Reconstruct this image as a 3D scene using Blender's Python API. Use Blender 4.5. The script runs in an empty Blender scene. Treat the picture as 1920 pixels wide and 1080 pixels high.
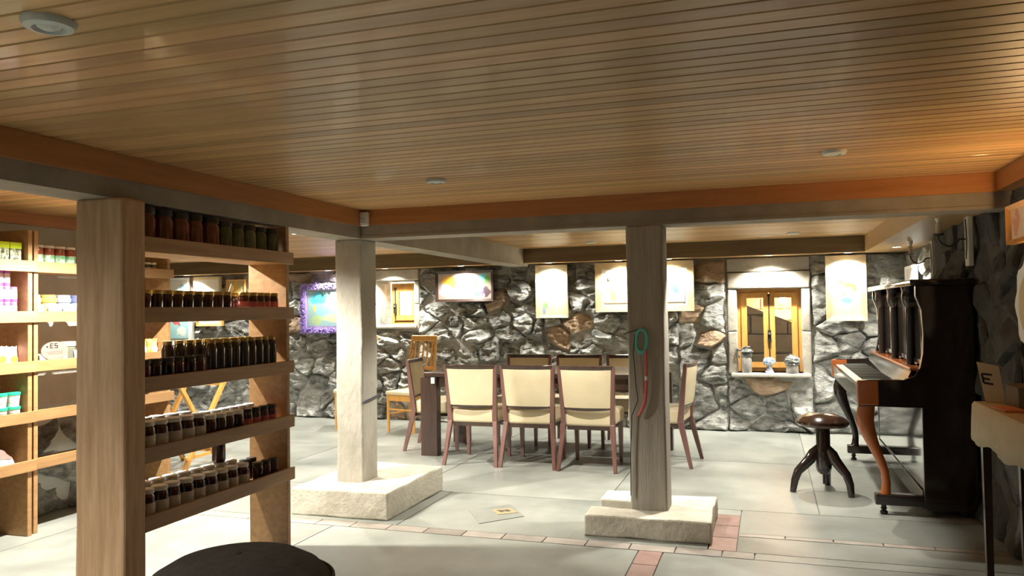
import bpy, math, random
from mathutils import Vector, Matrix, noise as mnoise

random.seed(7)
scene = bpy.context.scene
C = scene.collection

# ------------------------------------------------------------------ camera
def rad(a): return math.radians(a)
cam_d = bpy.data.cameras.new('camera')
cam_d.sensor_width = 36.0
cam_d.lens = 36.0 * 1462.0 / 1920.0
cam_d.clip_start = 0.05
cam = bpy.data.objects.new('camera', cam_d); C.objects.link(cam)
YAW, PITCH, ROLL = rad(18.11), rad(1.62), rad(-0.865)
f_ = Vector((-math.sin(YAW) * math.cos(PITCH), math.cos(YAW) * math.cos(PITCH), math.sin(PITCH)))
r_ = Vector((math.cos(YAW), math.sin(YAW), 0)); u_ = r_.cross(f_)
r2 = math.cos(ROLL) * r_ + math.sin(ROLL) * u_
u2 = -math.sin(ROLL) * r_ + math.cos(ROLL) * u_
m = Matrix.Identity(4)
for i in range(3):
    m[i][0] = r2[i]; m[i][1] = u2[i]; m[i][2] = -f_[i]
m.translation = Vector((0, 0, 1.4))
cam.matrix_world = m
scene.camera = cam

# ------------------------------------------------------------------ world and exposure
w = bpy.data.worlds.new('world'); scene.world = w; w.use_nodes = True
WB = w.node_tree.nodes['Background']
WB.inputs[0].default_value = (0.95, 1.0, 0.88, 1); WB.inputs[1].default_value = 0.085
scene.view_settings.view_transform = 'Standard'
scene.view_settings.look = 'None'
scene.view_settings.gamma = 1.0
scene.view_settings.use_curve_mapping = False
scene.view_settings.exposure = 1.0
WARM = (1.0, 0.86, 0.62); NEUT = (1.0, 0.955, 0.85)

# ------------------------------------------------------------------ materials
MATS = {}
def mat(name, col, rough=0.6, var=0.15, scale=6.0, bump=0.0, bscale=40.0, metal=0.0, coat=0.0, rnd=0.0,
        col2=None, stretch=(1, 1, 1), detail=6.0, emit=0.0, spec=0.5, roughvar=0.0, trans=0.0, sharp=0.0, hue=0.0, bdist=0.02):
    if name in MATS: return MATS[name]
    mt = bpy.data.materials.new(name); mt.use_nodes = True
    nt = mt.node_tree; N = nt.nodes; L = nt.links
    b = N['Principled BSDF']
    b.inputs['Roughness'].default_value = rough
    b.inputs['Metallic'].default_value = metal
    b.inputs['Coat Weight'].default_value = coat
    b.inputs['Coat Roughness'].default_value = 0.08
    b.inputs['Specular IOR Level'].default_value = spec
    b.inputs['Transmission Weight'].default_value = trans
    tc = N.new('ShaderNodeTexCoord'); mp = N.new('ShaderNodeMapping')
    mp.inputs['Scale'].default_value = stretch
    oi = N.new('ShaderNodeObjectInfo')
    add = N.new('ShaderNodeVectorMath'); add.operation = 'ADD'
    sc = N.new('ShaderNodeVectorMath'); sc.operation = 'SCALE'
    comb = N.new('ShaderNodeCombineXYZ')
    for k in range(3): L.new(oi.outputs['Random'], comb.inputs[k])
    L.new(comb.outputs[0], sc.inputs[0]); sc.inputs['Scale'].default_value = 37.0
    L.new(tc.outputs['Object'], mp.inputs['Vector'])
    L.new(mp.outputs[0], add.inputs[0]); L.new(sc.outputs[0], add.inputs[1])
    nz = N.new('ShaderNodeTexNoise'); nz.inputs['Scale'].default_value = scale; nz.inputs['Detail'].default_value = detail
    nz.inputs['Roughness'].default_value = 0.62
    L.new(add.outputs[0], nz.inputs['Vector'])
    rp = N.new('ShaderNodeValToRGB')
    rp.color_ramp.elements[0].position = 0.28 + sharp; rp.color_ramp.elements[1].position = 0.72 - sharp
    c2 = col2 if col2 else tuple(min(1, c * (1 + var)) for c in col)
    c1 = tuple(c * (1 - var) for c in col) if not col2 else col
    rp.color_ramp.elements[0].color = (*c1, 1); rp.color_ramp.elements[1].color = (*c2, 1)
    L.new(nz.outputs['Fac'], rp.inputs[0])
    out = rp.outputs[0]
    if rnd or hue:
        hs = N.new('ShaderNodeHueSaturation')
        mr = N.new('ShaderNodeMapRange'); mr.inputs['To Min'].default_value = 1 - rnd; mr.inputs['To Max'].default_value = 1 + rnd
        L.new(oi.outputs['Random'], mr.inputs['Value']); L.new(mr.outputs[0], hs.inputs['Value'])
        if hue:
            wn = N.new('ShaderNodeTexWhiteNoise'); wn.noise_dimensions = '1D'
            L.new(oi.outputs['Random'], wn.inputs['W'])
            mr2 = N.new('ShaderNodeMapRange'); mr2.inputs['To Min'].default_value = 0.5 - hue; mr2.inputs['To Max'].default_value = 0.5 + hue
            L.new(wn.outputs['Value'], mr2.inputs['Value']); L.new(mr2.outputs[0], hs.inputs['Hue'])
        L.new(out, hs.inputs['Color']); out = hs.outputs[0]
    L.new(out, b.inputs['Base Color'])
    if roughvar:
        mr3 = N.new('ShaderNodeMapRange'); mr3.inputs['To Min'].default_value = max(0.02, rough - roughvar); mr3.inputs['To Max'].default_value = min(1, rough + roughvar)
        L.new(nz.outputs['Fac'], mr3.inputs['Value']); L.new(mr3.outputs[0], b.inputs['Roughness'])
    if bump:
        n2 = N.new('ShaderNodeTexNoise'); n2.inputs['Scale'].default_value = bscale; n2.inputs['Detail'].default_value = 8
        n2.inputs['Roughness'].default_value = 0.65
        L.new(add.outputs[0], n2.inputs['Vector'])
        bp = N.new('ShaderNodeBump'); bp.inputs['Strength'].default_value = bump; bp.inputs['Distance'].default_value = bdist
        L.new(n2.outputs['Fac'], bp.inputs['Height']); L.new(bp.outputs[0], b.inputs['Normal'])
    if emit:
        L.new(out, b.inputs['Emission Color']); b.inputs['Emission Strength'].default_value = emit
    MATS[name] = mt
    return mt

def painting(name, base, blobs, rough=0.45, wob=0.25, nscale=9.0):
    """flat painted print: ellipses (u, v, ru, rv, colour) with brushy edges, in the canvas' own x/z coordinates"""
    mt = bpy.data.materials.new(name); mt.use_nodes = True
    nt = mt.node_tree; N = nt.nodes; L = nt.links
    b = N['Principled BSDF']; b.inputs['Roughness'].default_value = rough
    tc = N.new('ShaderNodeTexCoord')
    nz = N.new('ShaderNodeTexNoise'); nz.inputs['Scale'].default_value = nscale; nz.inputs['Detail'].default_value = 5
    L.new(tc.outputs['Object'], nz.inputs['Vector'])
    sub = N.new('ShaderNodeVectorMath'); sub.operation = 'SUBTRACT'; sub.inputs[1].default_value = (0.5, 0.5, 0.5)
    L.new(nz.outputs['Color'], sub.inputs[0])
    scl = N.new('ShaderNodeVectorMath'); scl.operation = 'SCALE'; scl.inputs['Scale'].default_value = wob
    L.new(sub.outputs[0], scl.inputs[0])
    ad = N.new('ShaderNodeVectorMath'); ad.operation = 'ADD'
    L.new(tc.outputs['Object'], ad.inputs[0]); L.new(scl.outputs[0], ad.inputs[1])
    cur = None
    for (u, v, ru, rv, col) in blobs:
        mp = N.new('ShaderNodeMapping'); mp.vector_type = 'TEXTURE'
        mp.inputs['Location'].default_value = (u, 0, v); mp.inputs['Scale'].default_value = (ru, 1000, rv)
        L.new(ad.outputs[0], mp.inputs['Vector'])
        ln = N.new('ShaderNodeVectorMath'); ln.operation = 'LENGTH'; L.new(mp.outputs[0], ln.inputs[0])
        mr = N.new('ShaderNodeMapRange'); mr.inputs['From Min'].default_value = 1.1; mr.inputs['From Max'].default_value = 0.75
        L.new(ln.outputs['Value'], mr.inputs['Value'])
        mx = N.new('ShaderNodeMix'); mx.data_type = 'RGBA'
        L.new(mr.outputs[0], mx.inputs['Factor'])
        if cur is None: mx.inputs['A'].default_value = (*base, 1)
        else: L.new(cur, mx.inputs['A'])
        mx.inputs['B'].default_value = (*col, 1)
        cur = mx.outputs['Result']
    if cur is None: b.inputs['Base Color'].default_value = (*base, 1)
    else: L.new(cur, b.inputs['Base Color'])
    return mt

# woods
board_m = mat('varnished_board', (0.42, 0.235, 0.085), 0.42, scale=3.0, stretch=(0.35, 9, 9), col2=(0.58, 0.36, 0.15), rnd=0.22, hue=0.008, coat=0.15, bump=0.05, bscale=30)
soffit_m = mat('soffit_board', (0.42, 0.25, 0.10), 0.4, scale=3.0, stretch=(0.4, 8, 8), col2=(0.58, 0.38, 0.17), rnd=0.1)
trim_m = mat('orange_trim_wood', (0.38, 0.145, 0.04), 0.42, scale=3.0, stretch=(0.6, 0.6, 9), col2=(0.50, 0.215, 0.07), coat=0.2)
shelf_m = mat('pine_shelf', (0.27, 0.14, 0.055), 0.5, scale=4.0, stretch=(6, 0.7, 8), col2=(0.42, 0.245, 0.105), rnd=0.12)
post_m = mat('weathered_post', (0.42, 0.245, 0.125), 0.7, scale=4.0, stretch=(7, 7, 0.6), col2=(0.68, 0.46, 0.28), bump=0.25, bscale=14)
gpost_m = mat('grey_timber', (0.28, 0.26, 0.21), 0.75, scale=4.0, stretch=(8, 8, 0.5), col2=(0.42, 0.39, 0.33), bump=0.3, bscale=16)
oak_m = mat('honey_oak', (0.55, 0.26, 0.06), 0.42, scale=4.0, stretch=(6, 6, 1), col2=(0.72, 0.38, 0.10))
walnut_m = mat('dark_walnut', (0.035, 0.022, 0.018), 0.28, scale=4.0, stretch=(5, 5, 0.8), col2=(0.075, 0.042, 0.032), coat=0.3)
redwal_m = mat('reddish_walnut', (0.13, 0.06, 0.048), 0.32, scale=4.0, stretch=(5, 5, 0.8), col2=(0.24, 0.12, 0.10), coat=0.3)
cream_m = mat('cream_leather', (0.74, 0.63, 0.42), 0.45, var=0.06, scale=5, bump=0.08, bscale=90)
piano_m = mat('black_piano_lacquer', (0.018, 0.011, 0.009), 0.10, var=0.3, scale=3, coat=0.6)
mahog_m = mat('mahogany_lacquer', (0.32, 0.085, 0.022), 0.22, scale=4, stretch=(3, 3, 1), col2=(0.46, 0.14, 0.04), coat=0.5)
# masonry
conc_m = mat('concrete', (0.34, 0.32, 0.26), 0.85, scale=5.0, col2=(0.52, 0.49, 0.42), bump=0.5, bscale=28, stretch=(1, 1, 0.5))
beam_m = mat('beam_concrete', (0.25, 0.22, 0.17), 0.85, scale=4.0, col2=(0.37, 0.33, 0.265), bump=0.4, bscale=26)
plinth_m = mat('plinth_concrete', (0.46, 0.43, 0.34), 0.85, scale=6.0, col2=(0.66, 0.62, 0.52), bump=0.5, bscale=30)
floor_m = mat('polished_concrete', (0.19, 0.205, 0.185), 0.34, scale=1.6, col2=(0.37, 0.385, 0.345), bump=0.06, bscale=20, roughvar=0.14, rnd=0.05, detail=9)
joint_m = mat('floor_joint', (0.24, 0.23, 0.20), 0.8, scale=5)
pale_brick_m = mat('pale_brick', (0.27, 0.235, 0.20), 0.45, scale=8, col2=(0.41, 0.365, 0.32), rnd=0.15, bump=0.15, bscale=30)
brick_m = mat('worn_brick', (0.26, 0.15, 0.12), 0.5, scale=8, col2=(0.38, 0.25, 0.21), rnd=0.15, bump=0.15, bscale=30)
mortar_m = mat('lime_mortar', (0.36, 0.365, 0.345), 0.95, scale=9, stretch=(1, 1, 1.6), col2=(0.76, 0.76, 0.72), bump=1.0, bscale=30, bdist=0.05, spec=0.08, detail=12)
stone_m = mat('grey_fieldstone', (0.17, 0.178, 0.168), 0.85, scale=7.5, stretch=(1, 1, 1.9), col2=(0.72, 0.725, 0.68), rnd=0.3, hue=0.012, bump=1.0, bscale=30, sharp=0.06, bdist=0.05, detail=12, spec=0.08)
tan_m = mat('tan_fieldstone', (0.30, 0.20, 0.12), 0.85, scale=7.0, col2=(0.52, 0.40, 0.28), rnd=0.2, bump=0.9, bscale=18, bdist=0.035)
shade_stone_m = mat('shade_dark_stone', (0.03, 0.028, 0.024), 0.9, scale=6.5, col2=(0.11, 0.104, 0.09), rnd=0.35, hue=0.01, bump=0.9, bscale=18, bdist=0.035, detail=10)  # fieldstone darkened: the right wall's shade is put into its colour
shade_mortar_m = mat('shade_dark_mortar', (0.05, 0.047, 0.04), 0.95, scale=7, col2=(0.11, 0.104, 0.09), bump=0.7, bscale=16)  # mortar of the same wall, with the shade in its colour
dress_m = mat('dressed_stone', (0.34, 0.32, 0.27), 0.85, scale=6.0, col2=(0.50, 0.46, 0.38), bump=0.5, bscale=22)
plaster_m = mat('grey_plaster', (0.40, 0.41, 0.37), 0.9, scale=4.0, col2=(0.54, 0.54, 0.50), bump=0.2, bscale=15)
# smaller things
white_m = mat('white_enamel', (0.74, 0.76, 0.72), 0.4, var=0.04)
grey_m = mat('grey_enamel', (0.62, 0.66, 0.62), 0.45, var=0.08)
iron_m = mat('black_iron', (0.02, 0.02, 0.02), 0.45, var=0.2, bump=0.2, bscale=60)
gold_m = mat('cream_gilt_frame', (0.58, 0.45, 0.25), 0.5, var=0.08, scale=10)
lens_m = mat('lamp_lens', (1.0, 0.93, 0.78), 0.4, var=0.0, emit=25.0)
glass_m = mat('window_glass', (0.95, 0.97, 0.95), 0.02, var=0.0, trans=1.0)
dark_m = mat('dark_cloth', (0.022, 0.019, 0.015), 0.9, scale=20, col2=(0.05, 0.044, 0.035), bump=0.5, bscale=120)

# ------------------------------------------------------------------ mesh helpers
class MB:
    def __init__(s): s.v = []; s.f = []
    def add(s, verts, faces):
        o = len(s.v); s.v += [tuple(p) for p in verts]; s.f += [tuple(i + o for i in fc) for fc in faces]; return s
    def box(s, a, b):
        x0, y0, z0 = a; x1, y1, z1 = b
        return s.add([(x0, y0, z0), (x1, y0, z0), (x1, y1, z0), (x0, y1, z0), (x0, y0, z1), (x1, y0, z1), (x1, y1, z1), (x0, y1, z1)],
                     [(0, 3, 2, 1), (4, 5, 6, 7), (0, 1, 5, 4), (1, 2, 6, 5), (2, 3, 7, 6), (3, 0, 4, 7)])
    def rbox(s, a, b, r=0.01, seg=2):
        """box with rounded edges: a box sphere stretched to the corners"""
        n = seg + 1
        hx, hy, hz = [(b[i] - a[i]) / 2 for i in range(3)]; c = [(b[i] + a[i]) / 2 for i in range(3)]
        r = min(r, hx * 0.98, hy * 0.98, hz * 0.98)
        def axis(h):
            inner = h - r
            t = [math.sin(math.pi / 2 * k / n) for k in range(1, n + 1)]
            return [-(inner + r * k) for k in reversed(t)] + [-inner, inner] + [inner + r * k for k in t]
        # six grids of directions, projected
        idx = {}; verts = []; faces = []
        steps = [-1 + 2 * k / (2 * n + 1) for k in range(2 * n + 2)]
        cnt = 2 * n + 2
        def map1(k):  # signed param in [-1,1] plus core sign
            if k < n + 1: return -1, (n - k) / n
            return 1, (k - n - 1) / n
        def vert(i, j, k):
            key = (i, j, k)
            if key in idx: return idx[key]
            sg = []; am = []
            for q in key:
                sq, aq = map1(q); sg.append(sq); am.append(math.tan(aq * math.pi / 4))
            d = Vector((sg[0] * am[0], sg[1] * am[1], sg[2] * am[2])).normalized()
            p = (c[0] + sg[0] * (hx - r) + d.x * r, c[1] + sg[1] * (hy - r) + d.y * r, c[2] + sg[2] * (hz - r) + d.z * r)
            idx[key] = len(verts); verts.append(p); return idx[key]
        M_ = cnt - 1
        for p_ in range(M_):
            for q_ in range(M_):
                faces.append((vert(0, p_, q_), vert(0, p_, q_ + 1), vert(0, p_ + 1, q_ + 1), vert(0, p_ + 1, q_)))
                faces.append((vert(M_, p_, q_), vert(M_, p_ + 1, q_), vert(M_, p_ + 1, q_ + 1), vert(M_, p_, q_ + 1)))
                faces.append((vert(p_, 0, q_), vert(p_ + 1, 0, q_), vert(p_ + 1, 0, q_ + 1), vert(p_, 0, q_ + 1)))
                faces.append((vert(p_, M_, q_), vert(p_, M_, q_ + 1), vert(p_ + 1, M_, q_ + 1), vert(p_ + 1, M_, q_)))
                faces.append((vert(p_, q_, 0), vert(p_, q_ + 1, 0), vert(p_ + 1, q_ + 1, 0), vert(p_ + 1, q_, 0)))
                faces.append((vert(p_, q_, M_), vert(p_ + 1, q_, M_), vert(p_ + 1, q_ + 1, M_), vert(p_, q_ + 1, M_)))
        return s.add(verts, faces)
    def lathe(s, prof, n=20, o=(0, 0, 0), ax='z'):
        vs = []; fs = []
        for (r, h) in prof:
            for k in range(n):
                a = 2 * math.pi * k / n
                p = (r * math.cos(a), r * math.sin(a), h)
                if ax == 'y': p = (p[0], p[2], -p[1])
                if ax == 'x': p = (p[2], p[0], p[1])
                vs.append((o[0] + p[0], o[1] + p[1], o[2] + p[2]))
        for i in range(len(prof) - 1):
            for k in range(n):
                a = i * n + k; b = i * n + (k + 1) % n
                fs.append((a, b, b + n, a + n))
        fs.append(tuple(reversed(range(n)))); fs.append(tuple(range((len(prof) - 1) * n, len(prof) * n)))
        return s.add(vs, fs)
    def tube(s, path, rad_, n=8, sx=1.0, sy=1.0, square=False):
        P = [Vector(p) for p in path]
        if not hasattr(rad_, '__len__'): rad_ = [rad_] * len(P)
        vs = []; fs = []
        t0 = (P[1] - P[0]).normalized()
        ref = Vector((0, 1, 0)) if abs(t0.y) < 0.9 else Vector((1, 0, 0))
        for i, p in enumerate(P):
            t = (P[min(i + 1, len(P) - 1)] - P[max(i - 1, 0)]).normalized()
            x = ref - t * ref.dot(t); x.normalize(); y = t.cross(x)
            for k in range(n):
                a = 2 * math.pi * (k + 0.5) / n
                q = 1.414 if square else 1.0
                vs.append(p + x * (math.cos(a) * rad_[i] * sx * q) + y * (math.sin(a) * rad_[i] * sy * q))
        for i in range(len(P) - 1):
            for k in range(n):
                a = i * n + k; b = i * n + (k + 1) % n
                fs.append((a, b, b + n, a + n))
        fs.append(tuple(reversed(range(n)))); fs.append(tuple(range((len(P) - 1) * n, len(P) * n)))
        return s.add(vs, fs)
    def bar(s, p0, p1, wx, wy, top=None):
        """square bar between two points, tapering to top=(wx, wy)"""
        t = top or (wx, wy)
        a = Vector(p0); b = Vector(p1)
        vs = []
        for p, (hx, hy) in ((a, (wx / 2, wy / 2)), (b, (t[0] / 2, t[1] / 2))):
            vs += [(p.x - hx, p.y - hy, p.z), (p.x + hx, p.y - hy, p.z), (p.x + hx, p.y + hy, p.z), (p.x - hx, p.y + hy, p.z)]
        return s.add(vs, [(0, 3, 2, 1), (4, 5, 6, 7), (0, 1, 5, 4), (1, 2, 6, 5), (2, 3, 7, 6), (3, 0, 4, 7)])
    def prism(s, poly, axis, a, b):
        n = len(poly); vs = []
        for h in (a, b):
            for (p, q) in poly:
                vs.append((p, h, q) if axis == 'y' else ((h, p, q) if axis == 'x' else (p, q, h)))
        fs = [tuple(range(n)), tuple(reversed(range(n, 2 * n)))]
        for k in range(n): fs.append((k, k + n, (k + 1) % n + n, (k + 1) % n))
        return s.add(vs, fs)
    def mesh(s, name, smooth=False):
        me = bpy.data.meshes.new(name); me.from_pydata(s.v, [], s.f); me.update()
        import bmesh
        bm = bmesh.new(); bm.from_mesh(me); bmesh.ops.recalc_face_normals(bm, faces=bm.faces); bm.to_mesh(me); bm.free()
        if smooth:
            for p in me.polygons: p.use_smooth = True
            try: me.set_sharp_from_angle(angle=rad(38))
            except Exception: pass
        return me

def obj(name, mesh_or_mb, mt, parent=None, loc=None, rz=None, smooth=False, bevel=0.0):
    me = mesh_or_mb.mesh(name, smooth) if isinstance(mesh_or_mb, MB) else mesh_or_mb
    o = bpy.data.objects.new(name, me); C.objects.link(o)
    if mt and not me.materials: me.materials.append(mt)
    if parent: o.parent = parent
    if loc: o.location = loc
    if rz is not None: o.rotation_euler = (0, 0, rz)
    if bevel:
        bv = o.modifiers.new('bevel', 'BEVEL'); bv.width = bevel; bv.segments = 2; bv.limit_method = 'ANGLE'
    return o
def tag(o, label, cat, group=None):
    o['label'] = label; o['category'] = cat
    if group: o['group'] = group
    return o
def thing(name, label, cat, loc=(0, 0, 0), rz=0.0, group=None):
    o = bpy.data.objects.new(name, None); C.objects.link(o); o.empty_display_size = 0.1
    o.location = loc; o.rotation_euler = (0, 0, rz)
    return tag(o, label, cat, group)
def struct(name, mb, mt, **k):
    o = obj(name, mb, mt, **k); o['kind'] = 'structure'; return o
def dup(root, loc, rz=None, label=None, group=None, scale=None):
    r = root.copy(); C.objects.link(r); r.location = loc
    if rz is not None: r.rotation_euler = (0, 0, rz)
    if scale: r.scale = scale
    if label: r['label'] = label
    if group: r['group'] = group
    for ch in list(root.children):
        c = ch.copy(); C.objects.link(c); c.parent = r
        for g in list(ch.children):
            d = g.copy(); C.objects.link(d); d.parent = c
    return r
def spot(parent_name, loc, power, size=110, blend=0.6, col=NEUT, radius=0.03, tilt=(0, 0, 0), parent=None):
    l = bpy.data.lights.new(parent_name, 'SPOT'); l.energy = power; l.spot_size = rad(size); l.spot_blend = blend
    l.color = col; l.shadow_soft_size = radius
    o = bpy.data.objects.new(parent_name, l); C.objects.link(o); o.location = loc; o.rotation_euler = tilt
    if parent: o.parent = parent
    return o

# ------------------------------------------------------------------ masonry
def clip(poly, nx, ny, d):
    out = []
    for i in range(len(poly)):
        a = poly[i]; b = poly[(i + 1) % len(poly)]
        da = nx * a[0] + ny * a[1] - d; db = nx * b[0] + ny * b[1] - d
        if da <= 0: out.append(a)
        if da * db < 0:
            t = da / (da - db); out.append((a[0] + t * (b[0] - a[0]), a[1] + t * (b[1] - a[1])))
    return out
def rubble(u0, u1, v0, v1, sw, sh, jit=0.42, rnd=random):
    """irregular courses of stones as Voronoi polygons filling a rectangle"""
    rows = max(1, round((v1 - v0) / sh)); pts = []
    hv = (v1 - v0) / rows
    for r in range(rows):
        nst = max(1, round((u1 - u0) / (sw * rnd.uniform(0.8, 1.25)))); wv = (u1 - u0) / nst
        for k in range(nst):
            off = 0.5 + (0.25 if r % 2 else -0.25) * (nst > 1)
            pts.append((u0 + wv * (k + off + rnd.uniform(-jit, jit)), v0 + hv * (r + 0.5 + rnd.uniform(-jit, jit) * 0.8)))
    asp = sw / sh * 0.75
    cells = []
    for i, p in enumerate(pts):
        poly = [(u0, v0), (u1, v0), (u1, v1), (u0, v1)]
        for j, q in enumerate(pts):
            if i == j or abs(q[0] - p[0]) > 4 * sw or abs(q[1] - p[1]) > 4 * sh: continue
            nx = (q[0] - p[0]) / asp ** 2; ny = q[1] - p[1]
            mx = (p[0] + q[0]) / 2; my = (p[1] + q[1]) / 2
            poly = clip(poly, nx, ny, nx * mx + ny * my)
            if len(poly) < 3: break
        if len(poly) >= 3: cells.append(poly)
    return cells
def stone_mesh(poly, place, depth, amp, rnd, joint=0.004, step=0.026):
    cx = sum(p[0] for p in poly) / len(poly); cy = sum(p[1] for p in poly) / len(poly)
    ring = []
    for i in range(len(poly)):
        a = poly[i]; b = poly[(i + 1) % len(poly)]
        ln = math.hypot(b[0] - a[0], b[1] - a[1]); n = max(1, round(ln / step))
        for k in range(n): ring.append((a[0] + (b[0] - a[0]) * k / n, a[1] + (b[1] - a[1]) * k / n))
    R = sum(math.hypot(p[0] - cx, p[1] - cy) for p in ring) / len(ring)
    # soften the corners
    sm = []
    for i in range(len(ring)):
        p, q, s_ = ring[i - 1], ring[i], ring[(i + 1) % len(ring)]
        sm.append(((p[0] + 2 * q[0] + s_[0]) / 4, (p[1] + 2 * q[1] + s_[1]) / 4))
    ring = sm
    prof = [(1.0 - joint / R, -0.02), (0.985, 0.12), (0.94, 0.5), (0.86, 0.82), (0.75, 0.97), (0.64, 1.0), (0.53, 1.02), (0.42, 1.03), (0.31, 1.03), (0.2, 1.03), (0.1, 1.03)]
    tu, tv = rnd.uniform(-0.4, 0.4), rnd.uniform(-1.0, 0.35)
    seed = rnd.uniform(0, 100)
    vs = []; fs = []; n = len(ring)
    def pt(u, v, f):
        d = depth * f
        if f > 0:
            nv = mnoise.ridged_multi_fractal(Vector((u * 5.0 + seed, v * 10.5, seed)), 0.9, 2.2, 5, 0.85, 1.8) * 0.8 - 0.95
            d += (amp * nv + (tu * (u - cx) + tv * (v - cy)) * 0.5) * min(1, f * 1.2)
            w_ = mnoise.noise_vector(Vector((u * 9, v * 9, seed))) * 0.022
            u += w_.x; v += w_.y
        return place(u, v, max(d, -0.02))
    for (s_, f) in prof:
        for p in ring: vs.append(pt(cx + (p[0] - cx) * s_, cy + (p[1] - cy) * s_, f))
    vs.append(pt(cx, cy, 1.03))
    for i in range(len(prof) - 1):
        for k in range(n):
            fs.append((i * n + k, i * n + (k + 1) % n, (i + 1) * n + (k + 1) % n, (i + 1) * n + k))
    o = (len(prof) - 1) * n
    for k in range(n): fs.append((o + k, o + (k + 1) % n, len(vs) - 1))
    return MB().add(vs, fs)
def mortar_bed(wall, u0, u1, v0, v1, place, m_, lo, hi, cell=0.028):
    nu = max(2, round((u1 - u0) / cell)); nv = max(2, round((v1 - v0) / cell)); vs = []; fs = []
    for j in range(nv + 1):
        for i in range(nu + 1):
            u = u0 + (u1 - u0) * i / nu; v = v0 + (v1 - v0) * j / nv
            q = 0.5 + 0.5 * mnoise.fractal(Vector((u * 3.1, v * 4.4, 3.7)), 0.8, 2.1, 5)
            vs.append(place(u, v, lo + (hi - lo) * q))
    for j in range(nv):
        for i in range(nu):
            a = j * (nu + 1) + i; fs.append((a, a + 1, a + nu + 2, a + nu + 1))
    o = obj('mortar_bed', MB().add(vs, fs), m_, wall)
    for p in o.data.polygons: p.use_smooth = True
def lay_stones(wall, regions, place, rnd, base_m=None, bed=None):
    """regions: (u0,u1,v0,v1,stone width,stone height,depth lo,depth hi,amp,tan share)"""
    for (u0, u1, v0, v1, sw, sh, d0, d1, amp, tan) in regions:
        if bed: mortar_bed(wall, u0, u1, v0, v1, place, bed[0], bed[1], bed[2])
        for poly in rubble(u0, u1, v0, v1, sw, sh, rnd=rnd):
            mb = stone_mesh(poly, place, rnd.uniform(d0, d1), amp, rnd)
            o = obj('stone', mb, tan_m if rnd.random() < tan else (base_m or stone_m), wall)
            for p in o.data.polygons: p.use_smooth = True
            try: o.data.set_sharp_from_angle(angle=rad(24))
            except Exception: pass

# ------------------------------------------------------------------ STRUCTURE
ZC = 2.125            # boarded ceiling
ZB = 1.925            # underside of the concrete beams
XR = 1.30             # right wall
YB = 9.22             # back wall (mortar plane)

# floor: joint bed with cast slabs, brick strips and one inlaid tile as pieces
fl = struct('floor', MB().box((-9.6, -2.2, -0.12), (1.6, YB + 0.1, -0.012)), joint_m)
def slab(x0, x1, y0, y1, g=0.004):
    return obj('slab', MB().box((x0 + g, y0 + g, -0.05), (x1 - g, y1 - g, 0.0)), floor_m, fl)
def brick(x0, x1, y0, y1, z=0.001, par=fl, m_=None):
    return obj('brick', MB().box((x0 + 0.004, y0 + 0.004, -0.05), (x1 - 0.004, y1 - 0.004, z)), m_ or brick_m, par)
ys0 = 4.545; ys1 = 4.665                                   # the strip of bricks in front of the plinths
xs_front = [-9.6, -6.2, -4.4, -2.75, -0.74, -0.60, 1.6]
for i in range(len(xs_front) - 1):
    a, b = xs_front[i], xs_front[i + 1]
    if abs(a + 0.74) < 1e-6: continue
    for (y0, y1) in ((-2.2, 1.2), (1.2, 2.9), (2.9, ys0)): slab(a, b, y0, y1)
y = -2.2
while y < ys0 - 0.01:
    brick(-0.74, -0.60, y, min(y + 0.26, ys0)); y += 0.26
x = -3.42
while x < -0.12: brick(x, min(x + 0.262, -0.10), ys0, ys1, m_=pale_brick_m); x += 0.262
slab(-9.6, -3.42, ys0, ys1); slab(-0.10, 1.6, ys0, ys1)
for (y0, y1) in ((ys1, 4.93), (4.93, 5.20), (5.20, 5.47)): brick(-0.36, -0.20, y0, y1)
slab(-0.36, -0.20, 5.47, 5.62)
x = -0.20
while x < 1.55: brick(x, min(x + 0.27, 1.6), 4.98, 5.05, m_=pale_brick_m); x += 0.27
slab(-0.20, 1.6, ys1, 4.98); slab(-0.20, 1.6, 5.05, 5.62)
back_x = [-9.6, -7.4, -5.6, -3.9, -2.35, -0.36]
for i in range(len(back_x) - 1): slab(back_x[i], back_x[i + 1], ys1, 5.62)
back_x2 = [-9.6, -7.6, -5.9, -4.3, -2.7, -1.15, 0.3, 1.6]
for (y0, y1) in ((5.62, 7.35), (7.35, YB + 0.1)):
    for i in range(len(back_x2) - 1): slab(back_x2[i], back_x2[i + 1], y0, y1)
dt = obj('slab', MB().prism([(-2.02, 5.13), (-1.83, 4.83), (-1.60, 5.08), (-1.79, 5.36)], 'z', -0.05, 0.004), floor_m, fl)
it = obj('tile', MB().prism([(-1.87, 5.17), (-1.78, 5.06), (-1.665, 5.15), (-1.755, 5.255)], 'z', -0.05, 0.007),
         mat('cream_tile', (0.42, 0.34, 0.21), 0.35, var=0.1), fl)
obj('tile_mark', MB().prism([(-1.825, 5.165), (-1.785, 5.125), (-1.765, 5.14), (-1.775, 5.16), (-1.735, 5.15), (-1.725, 5.175), (-1.765, 5.205), (-1.775, 5.18)], 'z', 0.006, 0.0085),
    mat('tile_ink', (0.10, 0.09, 0.06), 0.5), it)

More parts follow.
